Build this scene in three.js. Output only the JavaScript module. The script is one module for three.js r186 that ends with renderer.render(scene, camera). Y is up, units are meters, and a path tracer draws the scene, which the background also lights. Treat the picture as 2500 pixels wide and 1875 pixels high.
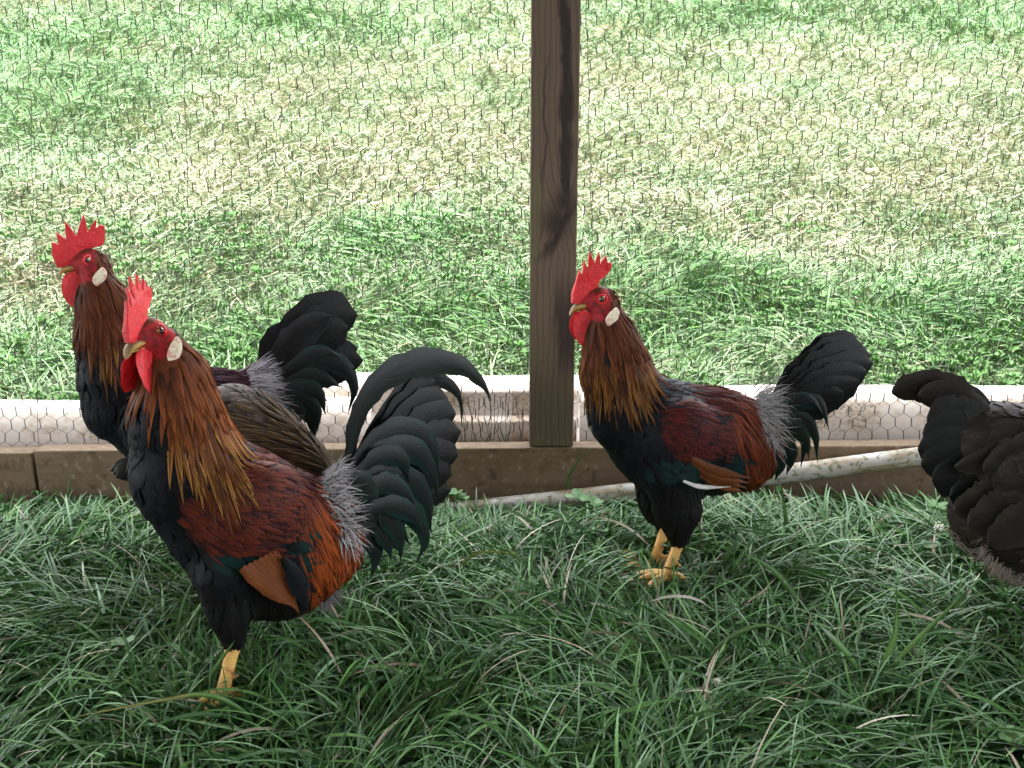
import * as THREE from 'three';
import { RoundedBoxGeometry } from 'three/addons/geometries/RoundedBoxGeometry.js';
import { mergeGeometries } from 'three/addons/utils/BufferGeometryUtils.js';

// ---------------------------------------------------------------- camera, sky, sun, exposure
const scene = new THREE.Scene();
const FPX = 2300, PITCH = 15 * Math.PI / 180, CAM_H = 0.70;          // focal length for a 2500 x 1875 picture
const camera = new THREE.PerspectiveCamera(2 * Math.atan(937.5 / FPX) * 180 / Math.PI, 4 / 3, 0.02, 300);
camera.position.set(0, CAM_H, 0);
camera.rotation.set(-PITCH, 0, 0);
scene.add(camera);
camera.focus = 1.45; camera.userData.fStop = 16;

const renderer = new THREE.WebGLRenderer({ antialias: true });
renderer.toneMapping = THREE.LinearToneMapping;
renderer.toneMappingExposure = 8.0;
renderer.shadowMap.enabled = true;
renderer.shadowMap.type = THREE.PCFSoftShadowMap;

{ // bright overcast sky: a little brighter towards the zenith, cool white
  const W = 256, Hh = 128, d = new Float32Array(W * Hh * 4);
  for (let j = 0; j < Hh; j++) for (let i = 0; i < W; i++) {
    const el = (j / (Hh - 1) - 0.5) * Math.PI;                          // row 0 = straight down
    const az = i / W * Math.PI * 2;
    const up = Math.max(0, Math.sin(el));
    let L = 0.75 + 0.45 * up;
    L *= 1 + 0.06 * Math.sin(az * 3 + el * 5) * Math.cos(el) + 0.04 * Math.sin(az * 7 - el * 9) * Math.cos(el);
    if (el < -0.02) L = 0.3;
    const k = (j * W + i) * 4;
    d[k] = L * 0.96; d[k + 1] = L * 1.0; d[k + 2] = L * 1.04; d[k + 3] = 1;
  }
  const t = new THREE.DataTexture(d, W, Hh, THREE.RGBAFormat, THREE.FloatType);
  t.mapping = THREE.EquirectangularReflectionMapping; t.magFilter = THREE.LinearFilter; t.needsUpdate = true;
  scene.background = t; scene.environment = t;
}
const sun = new THREE.DirectionalLight(0xfff4e2, 1.5);
sun.position.set(1.6, 9, -1.6); sun.target.position.set(0, 0, -2.5);
sun.castShadow = true; sun.shadow.radius = 24; sun.shadow.mapSize.set(2048, 2048);
Object.assign(sun.shadow.camera, { left: -8, right: 8, top: 8, bottom: -8, near: 0.5, far: 30 });
scene.add(sun); scene.add(sun.target);

// ---------------------------------------------------------------- helpers
function rng(seed) { let a = seed >>> 0; return () => { a = (a + 0x6D2B79F5) | 0; let t = Math.imul(a ^ (a >>> 15), 1 | a); t = (t + Math.imul(t ^ (t >>> 7), 61 | t)) ^ t; return ((t ^ (t >>> 14)) >>> 0) / 4294967296; }; }
const hash2 = (i, j) => { let h = Math.imul(i, 374761393) + Math.imul(j, 668265263) | 0; h = Math.imul(h ^ (h >>> 13), 1274126177); return ((h ^ (h >>> 16)) >>> 0) / 4294967296; };
function vnoise(x, y) { const i = Math.floor(x), j = Math.floor(y); let u = x - i, v = y - j; u = u * u * (3 - 2 * u); v = v * v * (3 - 2 * v); return (hash2(i, j) * (1 - u) + hash2(i + 1, j) * u) * (1 - v) + (hash2(i, j + 1) * (1 - u) + hash2(i + 1, j + 1) * u) * v; }
function fbm(x, y, o = 4) { let s = 0, a = 0.5, t = 0; for (let k = 0; k < o; k++) { s += a * vnoise(x, y); t += a; x = x * 2.03 + 17.1; y = y * 2.03 + 9.7; a *= 0.5; } return s / t; }
const clamp = (x, a = 0, b = 1) => Math.min(b, Math.max(a, x)), lerp = (a, b, t) => a + (b - a) * t;
const sstep = (a, b, x) => { const t = clamp((x - a) / (b - a)); return t * t * (3 - 2 * t); };
const mix3 = (a, b, t) => [lerp(a[0], b[0], t), lerp(a[1], b[1], t), lerp(a[2], b[2], t)];
const V = (x, y, z) => new THREE.Vector3(x, y, z);
const taken = {};
function numbered(n) { if (!(n in taken)) { taken[n] = 0; return n; } taken[n]++; return n + '_' + String(taken[n]).padStart(3, '0'); }
function addTop(o, name, label, category, group) { o.name = numbered(name); o.userData.label = label; o.userData.category = category; if (group) o.userData.group = group; scene.add(o); return o; }
function part(parent, name, geo, mat, stuff, label) { const m = new THREE.Mesh(geo, mat); m.name = name; m.castShadow = m.receiveShadow = true; if (stuff) m.userData.kind = 'stuff'; if (label) m.userData.label = label; parent.add(m); return m; }
function mkGeo(pos, idx, col, uv) { const g = new THREE.BufferGeometry(); g.setAttribute('position', new THREE.Float32BufferAttribute(pos, 3)); if (col) g.setAttribute('color', new THREE.Float32BufferAttribute(col, 3)); if (uv) g.setAttribute('uv', new THREE.Float32BufferAttribute(uv, 2)); g.setIndex(idx); g.computeVertexNormals(); return g; }
function rayDir(px, py) { const x = (px - 1250) / FPX, y = -(py - 937.5) / FPX, c = Math.cos(PITCH), s = Math.sin(PITCH); return V(x, y * c - s, -y * s - c); }
function onZ(px, py, z) { const d = rayDir(px, py), t = z / d.z; return V(d.x * t, CAM_H + d.y * t, z); }
const dataTex = (W, H, fn, srgb, rep) => { const d = new Uint8Array(W * H * 4); for (let j = 0; j < H; j++) for (let i = 0; i < W; i++) { const c = fn((i + 0.5) / W, (j + 0.5) / H, i, j), k = (j * W + i) * 4; d[k] = clamp(c[0]) * 255; d[k + 1] = clamp(c[1]) * 255; d[k + 2] = clamp(c[2]) * 255; d[k + 3] = 255; } const t = new THREE.DataTexture(d, W, H); t.magFilter = THREE.LinearFilter; t.minFilter = THREE.LinearMipmapLinearFilter; t.generateMipmaps = true; if (srgb) t.colorSpace = THREE.SRGBColorSpace; if (rep) t.wrapS = t.wrapT = THREE.RepeatWrapping; t.needsUpdate = true; return t; };

// ---------------------------------------------------------------- ground
function groundH(x, z) {
  const base = (fbm(x * 2.2 + 5, z * 2.2, 3) - 0.5) * 0.035 - 0.02 * sstep(1.4, 1.7, -z) * (1 - sstep(1.8, 1.86, -z));
  if (z > -1.84) return base;
  const t = -z - 1.84;
  const rise = 0.07 * sstep(0, 0.12, t);
  const slope = t < 0.8 ? 0.27 * t * t / 1.6 : 0.27 * (t - 0.4);
  const cap = 3.4; const h = slope < cap * 0.6 ? slope : cap * (0.6 + 0.4 * (1 - Math.exp(-(slope - cap * 0.6) / (cap * 0.4))));
  return base * 1.3 + rise + h + (fbm(x * 0.7, z * 0.7 + 31, 3) - 0.5) * 0.12 * sstep(0.2, 1.5, t);
}
function groundHit(px, py) { const d = rayDir(px, py).normalize(); let t = 0.6; for (let k = 0; k < 4000; k++) { const y = CAM_H + d.y * t, x = d.x * t, z = d.z * t; if (y < groundH(x, z)) return V(x, y, z); t += 0.004 + t * 0.001; } return V(d.x * t, 0, d.z * t); }
// where the mown lawn is dry: soft-edged patches of straw lying on the grass
const dryPatches = [[560, 300, 1.1, .55], [1000, 340, 1.1, .5], [1500, 230, 1.0, .45], [2000, 320, 1.3, .5], [1250, 420, .8, .3], [400, 470, .6, .25], [2300, 180, 1.2, .4], [850, 180, .9, .4], [60, 700, .35, .16], [1750, 520, .6, .2], [1000, 480, .5, .2], [2150, 470, .5, .2]]
  .map(([px, py, rx, rz]) => { const p = groundHit(px, py); return [p.x, p.z, rx, rz * 1.7]; });
const lushPatches = [[60, 120, .9, .9], [120, 260, .5, .5], [950, 600, .28, .16], [1700, 740, .45, .2], [640, 880, .5, .2], [2300, 820, .8, .25], [1150, 800, .5, .2], [100, 900, .35, .12], [1500, 850, .5, .15], [2400, 60, .9, .7], [1800, 40, 1, .6], [700, 60, 1.2, .6]]
  .map(([px, py, rx, rz]) => { const p = groundHit(px, py); return [p.x, p.z, rx, rz * 1.6]; });
const patchVal = (ps, x, z) => { let m = 0; for (const [a, b, rx, rz] of ps) { const q = ((x - a) / rx) ** 2 + ((z - b) / rz) ** 2; m = Math.max(m, Math.exp(-q)); } return m; };
function dryness(x, z) { return clamp(patchVal(dryPatches, x, z) * 0.85 - patchVal(lushPatches, x, z) * 0.7 + (fbm(x * 2.6 + 40, z * 2.6, 4) - 0.5) * 2.2); }
{
  const xs = [], zs = [];
  for (let x = -60; x <= 60; ) { xs.push(x); x += Math.abs(x) < 3 ? 0.06 : Math.abs(x) < 8 ? 0.3 : 4; }
  for (let z = 12; z >= -80; ) { zs.push(z); z -= z > -3.5 && z < 0.2 ? 0.03 : z > -9 && z < 1 ? 0.15 : 3; }
  const pos = [], idx = [], uv = [], gc = [];
  for (const z of zs) for (const x of xs) { pos.push(x, groundH(x, z), z); uv.push(x, z); const d = z < -1.86 ? 1 : 0; gc.push(...mix3([.55, .62, .5], [2.15, 2.55, 3.1], d)); }   // darker soil in the pen; field ground paled to paint in its bright haze
  const nx = xs.length;
  for (let j = 0; j < zs.length - 1; j++) for (let i = 0; i < nx - 1; i++) { const a = j * nx + i; idx.push(a, a + 1, a + nx, a + 1, a + nx + 1, a + nx); }
  const soil = dataTex(512, 512, (u, v) => { const n = fbm(u * 24, v * 24, 5), m = fbm(u * 90 + 7, v * 90, 3); const a = mix3([.13, .15, .07], [.27, .24, .13], n); return mix3(a, [.36, .33, .2], m > .6 ? .5 : 0); }, true, true);
  soil.repeat.set(0.8, 0.8);
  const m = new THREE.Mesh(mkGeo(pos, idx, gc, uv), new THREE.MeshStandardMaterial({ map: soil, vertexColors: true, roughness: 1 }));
  m.name = 'ground'; m.userData.kind = 'structure'; m.userData.label = 'grassy ground rising behind the pen'; m.receiveShadow = true; scene.add(m);
}

// ---------------------------------------------------------------- pen: boards, post, netting, roof
const ZB = -1.75;                                                      // front face of the bottom board
const woodTex = (kind, seed) => dataTex(kind === 'post' ? 256 : 96, 2048, (u, v) => {        // u across, v along (0 = foot)
  const w = (fbm(u * 2 + seed, v * 5, 3) - .5) * .22 + (fbm(u * 3, v * 14 + seed, 3) - .5) * .06;
  let x = u + w;
  let knot = 0;
  const v0 = v; if (kind === 'post') v = v / .437;
  if (kind === 'post') for (const [ku, kv, kr] of [[.55, .53, .05], [.72, .575, .03]]) { const q = Math.hypot((u - ku) * .8, (v - kv) * 6); x += .16 * Math.exp(-q * q / .09) * (u < ku ? -1 : 1); knot = Math.max(knot, Math.exp(-q * q / (kr * .9))); }
  const ring = .5 + .5 * Math.sin(x * 46 + fbm(u * 3, v * 20, 2) * 3);
  const vm = kind === 'post' ? 1 : 3.2, fib = fbm(u * (kind === 'post' ? 90 : 30), v * 9 * vm + seed, 3), blot = fbm(u * 3 + seed, v * 12 * vm, 4), dirt = fbm(u * 10, v * 75 * vm + seed, 4);
  let c;
  if (kind === 'post') {
    c = mix3([.32, .265, .21], [.45, .38, .315], fib * .7 + ring * .3);
    c = mix3(c, [.25, .195, .16], sstep(.62, .95, ring) * .55);
    c = mix3(c, [.36, .345, .235], sstep(.45, .75, blot) * .6 * (1 - sstep(.1, .5, u)) + .25 * (1 - sstep(.0, .22, v)));
    // dark water stain down the right of the heartwood, turning left at the knot
    const edgeN = (fbm(u * 5, v * 26, 4) - .5) * .16 + (fbm(u * 2 + 8, v * 6, 3) - .5) * .3 + (fbm(u * 40, v * 30, 2) - .5) * .08;
    let st = sstep(.50, .64, u + edgeN) * (1 - sstep(.72, .9, u + edgeN)) * sstep(.52, .58, v + edgeN * .2);
    const d2 = Math.abs((u - .32) - (v - .46) * 4.2 + edgeN * 1.2); st = Math.max(st, (1 - sstep(.03, .2, d2)) * sstep(.43, .49, v) * (1 - sstep(.54, .6, v)));
    const lowSt = sstep(.42, .62, u + edgeN) * sstep(.14, .26, v) * (1 - sstep(.3, .44, v)) * .75;
    const crack = (1 - sstep(.0, .05, Math.abs(u - .3 + (fbm(2, v * 10, 3) - .5) * .3))) * sstep(.55, .65, v) * (1 - sstep(.8, .95, v));
    c = mix3(c, [.2, .16, .13], crack * .7);
    c = mix3(c, [.145, .095, .08], Math.max(st * .92, knot * .9, lowSt));
  } else {
    c = mix3([.38, .305, .235], [.48, .40, .32], fib * .6 + blot * .5);
    c = mix3(c, [.36, .295, .20], sstep(.45, .75, dirt) * .6);
    c = mix3(c, [.22, .175, .12], sstep(.62, .8, fbm(u * 6 + 3, v * 46 * vm + seed, 4)) * .6);
    c = mix3(c, [.66, .6, .54], sstep(.7, .76, fbm(u * 12 + 9, v * 110 * vm + seed, 3)) * .35);
  }
  return c;
}, true);
const pen = new THREE.Group(); pen.position.set(0, 0, ZB - 0.02);
addTop(pen, 'poultry_pen', 'weathered timber poultry pen frame with post, bottom board and wire netting', 'pen');
const penZ = z => z - (ZB - 0.02);
function plank(name, w, h, d, tex, x, y, z, rotZ = 0, horizontal = false, label) {
  const g = new RoundedBoxGeometry(w, h, d, 2, 0.0035);
  if (horizontal) { const uv = g.attributes.uv; for (let i = 0; i < uv.count; i++) uv.setXY(i, uv.getY(i), uv.getX(i)); }
  const m = part(pen, name, g, new THREE.MeshStandardMaterial({ map: tex, bumpMap: tex, bumpScale: 0.003, roughness: .85 }), false, label);
  m.position.set(x, y, penZ(z)); m.rotation.z = rotZ; return m;
}
const boardTex = woodTex('board', 3), boardTex2 = woodTex('board', 11), postTex = woodTex('post', 5);
const xJ = onZ(85, 1150, ZB).x;                                        // butt joint in the bottom board
const tY = onZ(1150, 1093, ZB).y, tYl = onZ(200, 1109, ZB).y;
{
  const lenR = 3.2 - xJ, tilt = Math.atan2(tY - tYl, onZ(1150, 1093, ZB).x - onZ(200, 1109, ZB).x);
  const hB = .16;
  plank('bottom_board', lenR, hB, .042, boardTex, xJ + lenR / 2 + .003, tY - hB / 2 + tilt * 0.35, ZB - .021, tilt * .35, true);
  plank('bottom_board', 3.2 + xJ, hB, .042, boardTex2, (xJ - 3.2) / 2 - .003, tYl - hB / 2 - .004, ZB - .023, tilt * .3, true);
  const pl = onZ(1292, 1070, ZB).x, pr = onZ(1400, 1070, ZB).x, ROOF = 1.98;
  plank('post', pr - pl, ROOF - tY - .001, .04, postTex, (pl + pr) / 2, (ROOF + tY) / 2 + .001, ZB - .022);
  for (const [x, z] of [[-3.1, -1.77], [3.1, -1.77], [-3.1, 2.4], [3.1, 2.4], [0, 2.4]]) plank('post', .085, 2.05, .04, postTex, x, .955, z, 0);
  plank('top_rail', 6.4, .09, .04, boardTex, 0, ROOF + .046, ZB - .021, 0, true);
  plank('top_rail', 6.4, .09, .04, boardTex2, 0, ROOF + .046, 2.4, 0, true);
  const sheet = part(pen, 'roof_sheet', new RoundedBoxGeometry(8.4, .02, 5.0, 1, .004), new THREE.MeshStandardMaterial({ color: new THREE.Color(.30, .31, .32), roughness: .7 }));
  sheet.position.set(0, ROOF + .105, penZ(.70));
  for (let i = 0; i < 7; i++) plank('added_shade_board', 6.4, .196, .022, i % 2 ? boardTex : boardTex2, 0, .1 + i * .2, 2.435, 0, true);  // unseen boards added behind the camera to dim the pen
}
// hexagonal wire netting, stapled behind the post; each edge a thin bar, the twisted uprights thicker
const wireMat = new THREE.MeshStandardMaterial({ color: new THREE.Color(.05, .045, .04), roughness: .7, metalness: .2 });
function bar(out, a, b, r) {
  const d = b.clone().sub(a).normalize(), s = Math.abs(d.y) < .9 ? V(0, 1, 0) : V(1, 0, 0), n1 = d.clone().cross(s).normalize(), n2 = d.clone().cross(n1), k = out.pos.length / 3;
  for (const p of [a, b]) for (let i = 0; i < 4; i++) { const q = i * Math.PI / 2; out.pos.push(p.x + (n1.x * Math.cos(q) + n2.x * Math.sin(q)) * r, p.y + (n1.y * Math.cos(q) + n2.y * Math.sin(q)) * r, p.z + (n1.z * Math.cos(q) + n2.z * Math.sin(q)) * r); }
  for (let i = 0; i < 4; i++) { const j = (i + 1) % 4; out.idx.push(k + i, k + j, k + 4 + i, k + j, k + 4 + j, k + 4 + i); }
}
function netting(x0, x1, y0, y1, z, seed) {
  const out = { pos: [], idx: [] }, cw = .0305, ve = .0165, di = .0095, rowH = ve + di;
  const warp = (x, y) => V(x + (fbm(x * 3 + seed, y * 3, 3) - .5) * .045 + (fbm(x * 14, y * 14 + seed, 2) - .5) * .012, y + (fbm(x * 3 + 30, y * 3 + seed, 3) - .5) * .04 + (fbm(x * 13 + 5, y * 13, 2) - .5) * .008, z + (fbm(x * 2.2, y * 2.2 + seed, 2) - .5) * .035);
  const rows = Math.ceil((y1 - y0) / rowH), cols = Math.ceil((x1 - x0) / cw);
  for (let r = 0; r < rows; r++) for (let c = 0; c <= cols; c++) {
    const x = x0 + (c + (r % 2) * .5) * cw, y = y0 + r * rowH;
    if (x > x1) continue;
    const a = warp(x, y), b = warp(x, y + ve);
    bar(out, a, b, .00102);
    for (const s of [-1, 1]) { const xx = x + s * cw / 2; if (xx < x0 || xx > x1 || r === rows - 1) continue; bar(out, b, warp(xx, y + rowH), .00045); }
  }
  return mkGeo(out.pos, out.idx);
}
const netZ = ZB - .05;
{
  const nm = netting(-3.1, .112, .075, 1.96, penZ(netZ), 2), nn = netting(.045, 3.1, .075, 1.96, penZ(netZ - .008), 8);
  part(pen, 'wire_netting', nm, wireMat); part(pen, 'wire_netting', nn, wireMat);
  // crumpled selvage of the netting beside the post, and the selvage wire
  const r = rng(77);
  for (let k = 0; k < 16; k++) {
    const out = { pos: [], idx: [] }; let p = onZ(1120 + k * 10 + r() * 12, 958 + r() * 26, netZ + .006); const q = onZ(1120 + k * 9 + r() * 30, 1088, netZ + .006);
    for (let i = 1; i <= 5; i++) { const n = p.clone().lerp(q, 1 / (6 - i)); n.x += (r() - .5) * .012; n.y += (r() - .5) * .006; n.z += (r() - .5) * .008; const a = p.clone(), b = n.clone(); a.z = penZ(a.z); b.z = penZ(b.z); bar(out, a, b, r() < .4 ? .0011 : .0006); p = n; }
    part(pen, 'loose_wire', mkGeo(out.pos, out.idx), wireMat);
  }
  for (const px of [62, 440, 1425]) { const out = { pos: [], idx: [] }; let p = onZ(px, -260, netZ), n; for (let i = 1; i <= 30; i++) { n = onZ(px + i * 1.2 + (r() - .5) * 7, -260 + i * 46, netZ); const a = p.clone(), b = n.clone(); a.z = penZ(a.z) + .003; b.z = penZ(b.z) + .003; bar(out, a, b, .0006); p = n; } part(pen, 'selvage_wire', mkGeo(out.pos, out.idx), wireMat); }
}
// white plastic guttering lying outside the netting
const gutTex = dataTex(1024, 256, (u, v) => {
  const n = fbm(u * 40, v * 6, 4), s = fbm(u * 130 + 4, v * 24, 3), b = fbm(u * 12 + 8, v * 3, 3);
  let c = mix3([.90, .87, .85], [.85, .79, .76], n);
  const band = sstep(.22, .4, v + (n - .5) * .16) * (1 - sstep(.52, .66, v + (n - .5) * .2));
  c = mix3(c, [.66, .56, .46], band * sstep(.3, .62, b + (s - .5) * .5) * .5);
  c = mix3(c, [.36, .31, .24], band * sstep(.55, .68, fbm(u * 300 + 4, v * 60, 3)) * sstep(.4, .6, b) * .7);
  c = mix3(c, [.70, .54, .45], (1 - sstep(.06, .2, v)) * sstep(.4, .6, n) * .6);
  c = mix3(c, [.27, .22, .16], (1 - sstep(.05, .12, v)) * sstep(.5, .62, s));
  return c;
}, true, true);
function gutter(x0, x1, y0, y1, zf, lip, label) {
  const prof = lip ? [[0, -.15], [.002, -.10], [.012, -.088], [.012, -.078], [-.002, -.07], [-.004, -.045], [-.002, -.03], [.004, -.022], [.002, -.014], [-.012, -.006], [-.03, 0], [-.055, .001], [-.075, -.01], [-.082, -.04], [-.082, -.15]]
    : [[0, -.15], [.004, -.1], [.006, -.07], [.004, -.045], [-.002, -.028], [-.012, -.013], [-.026, -.003], [-.042, 0], [-.06, -.006], [-.075, -.022], [-.082, -.05], [-.082, -.15]];
  const N = 40, pos = [], idx = [], uv = []; let L = [0]; for (let i = 1; i < prof.length; i++) L.push(L[i - 1] + Math.hypot(prof[i][0] - prof[i - 1][0], prof[i][1] - prof[i - 1][1]));
  const tot = L[L.length - 1], cx = (x0 + x1) / 2, cy = (y0 + y1) / 2 - .15;
  for (let k = 0; k <= N; k++) {
    const t = k / N, x = lerp(x0, x1, t), y = lerp(y0, y1, t) + Math.sin(t * 9 + x0) * .0025;
    prof.forEach(([dz, dy], i) => { pos.push(x - cx, y + dy + (vnoise(x * 9, i * .7) - .5) * .003 - cy, dz + (vnoise(x * 6 + 3, i * .6) - .5) * .004); uv.push(x * .55, Math.min(.99, L[i] / tot * 1.55)); });
  }
  const m = prof.length;
  for (let k = 0; k < N; k++) for (let i = 0; i < m; i++) { const j = (i + 1) % m, a = k * m + i, b = k * m + j; idx.push(a, a + m, b, b, a + m, b + m); }
  for (const k of [0, N]) { const c = pos.length / 3; let sy = 0, sz = 0; for (let i = 0; i < m; i++) { sy += pos[(k * m + i) * 3 + 1]; sz += pos[(k * m + i) * 3 + 2]; } pos.push(pos[k * m * 3], sy / m, sz / m); uv.push(0, .3); for (let i = 0; i < m; i++) { const j = (i + 1) % m; k ? idx.push(c, k * m + i, k * m + j) : idx.push(c, k * m + j, k * m + i); } }
  const g = mkGeo(pos, idx, null, uv);
  const mesh = new THREE.Mesh(g, new THREE.MeshStandardMaterial({ map: gutTex, roughness: .42 })); mesh.castShadow = mesh.receiveShadow = true;
  mesh.position.set(cx, cy, zf);
  addTop(mesh, 'plastic_gutter', label, 'gutter', 'plastic gutters along the pen');
}
{
  const zf = ZB - .085;
  const gy = (px, py) => onZ(px, py, zf - .03).y, gx = px => onZ(px, 1000, zf).x;
  gutter(-2.6, gx(905), gy(0, 986), gy(780, 974), zf, false, 'stained white plastic gutter behind the board at the two left roosters');
  gutter(gx(750), gx(1440), gy(800, 946), gy(1420, 957), zf - .094, true, 'ridged white plastic gutter crossing behind the wooden post');
  gutter(gx(1415), 2.6, gy(1420, 948), gy(2500, 939), zf, false, 'stained white plastic gutter between the right rooster and the dark hen');
}
// grey plastic pipe leaning along the board inside the pen
{
  const r = .0185, a = onZ(985, 1262, ZB + .03), b = onZ(2560, 1072, ZB + .03); const N = 26, pts = []; for (let i = 0; i <= N; i++) { const p = a.clone().lerp(b, i / N); p.y += Math.sin(i / N * Math.PI) * -.006; pts.push(p.sub(V(0, 0, 0))); }
  const base = a.clone().lerp(b, .5); base.y = a.y - r;
  const g = new THREE.TubeGeometry(new THREE.CatmullRomCurve3(pts.map(p => p.clone().sub(base))), 80, r, 20, false);
  const t = dataTex(1024, 128, (u, v) => { const n = fbm(u * 60, v * 6, 4), s = fbm(u * 160, v * 14 + 5, 3); let c = mix3([.72, .70, .69], [.60, .57, .53], n); c = mix3(c, [.47, .40, .29], sstep(.5, .66, fbm(u * 18, v * 4 + 2, 4)) * .65); return mix3(c, [.30, .29, .2], sstep(.6, .7, s) * .6); }, true, true);
  const mesh = new THREE.Mesh(g, new THREE.MeshStandardMaterial({ map: t, roughness: .5 })); mesh.position.copy(base); mesh.castShadow = mesh.receiveShadow = true;
  addTop(mesh, 'plastic_pipe', 'pale grey plastic pipe leaning along the bottom board behind the right rooster', 'pipe');
}

// ---------------------------------------------------------------- birds
const barbTex = dataTex(256, 512, (u, v) => { const s = Math.abs(u - .5) * 2; const l = .5 + .5 * Math.sin((v * 120 - s * 16 + vnoise(v * 30, s * 3) * 2) * Math.PI); const k = .8 + .2 * l * .6 + (vnoise(v * 60 - s * 8, s * 4) - .5) * .16; const ra = s < .05 ? .12 : 0; return [k + ra, k + ra, k + ra]; }, false, true);
const featherMat = new THREE.MeshPhysicalMaterial({ vertexColors: true, roughness: .55, side: THREE.DoubleSide, specularIntensity: .2 });
const quillMat = new THREE.MeshPhysicalMaterial({ vertexColors: true, map: barbTex, bumpMap: barbTex, bumpScale: .0006, roughness: .36, side: THREE.DoubleSide, specularIntensity: .38 });
const downMat = new THREE.MeshStandardMaterial({ vertexColors: true, roughness: .95, side: THREE.DoubleSide });
const skinBump = dataTex(256, 256, (u, v) => { const n = fbm(u * 34, v * 34, 3); return [n, n, n]; }, false, true);
const redTex = dataTex(256, 256, (u, v) => { const n = fbm(u * 9, v * 9, 4), s = fbm(u * 26 + 3, v * 26, 3); let c = mix3([.86, .10, .13], [.72, .07, .11], n); c = mix3(c, [.90, .38, .42], sstep(.5, .75, s) * .35); return c; }, true, true);
const redMat = new THREE.MeshPhysicalMaterial({ map: redTex, bumpMap: skinBump, bumpScale: .0003, roughness: .5, side: THREE.DoubleSide });
const lobeTex = dataTex(128, 128, (u, v) => { const n = fbm(u * 7, v * 7, 4); return mix3([.93, .88, .78], [.88, .64, .60], sstep(.45, .75, n)); }, true, true);
const lobeMat = new THREE.MeshStandardMaterial({ map: lobeTex, bumpMap: skinBump, bumpScale: .0012, roughness: .6, side: THREE.DoubleSide });
const beakMat = new THREE.MeshStandardMaterial({ vertexColors: true, roughness: .6 });
const legTex = dataTex(64, 256, (u, v) => { const row = v * 30, f = row - Math.floor(row); const n = fbm(u * 6, v * 24, 3); let c = mix3([.88, .67, .36], [.93, .76, .48], n); c = mix3(c, [.80, .46, .30], sstep(.55, .8, fbm(u * 3 + 4, v * 5, 2)) * .6); return mix3(c, [.5, .33, .14], (f < .16 ? .22 : 0)); }, true, true);
const legMat = new THREE.MeshStandardMaterial({ map: legTex, bumpMap: legTex, bumpScale: .0008, roughness: .55 });
const clawMat = new THREE.MeshStandardMaterial({ color: new THREE.Color(.25, .18, .11), roughness: .5 });
const irisMat = new THREE.MeshPhysicalMaterial({ color: new THREE.Color(.26, .065, .02), roughness: .15, clearcoat: 1, clearcoatRoughness: .05 });
const pupilMat = new THREE.MeshPhysicalMaterial({ color: new THREE.Color(.005, .005, .005), roughness: .06, clearcoat: 1 });
const bodyMat = new THREE.MeshPhysicalMaterial({ vertexColors: true, roughness: .65, specularIntensity: .3 });

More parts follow.
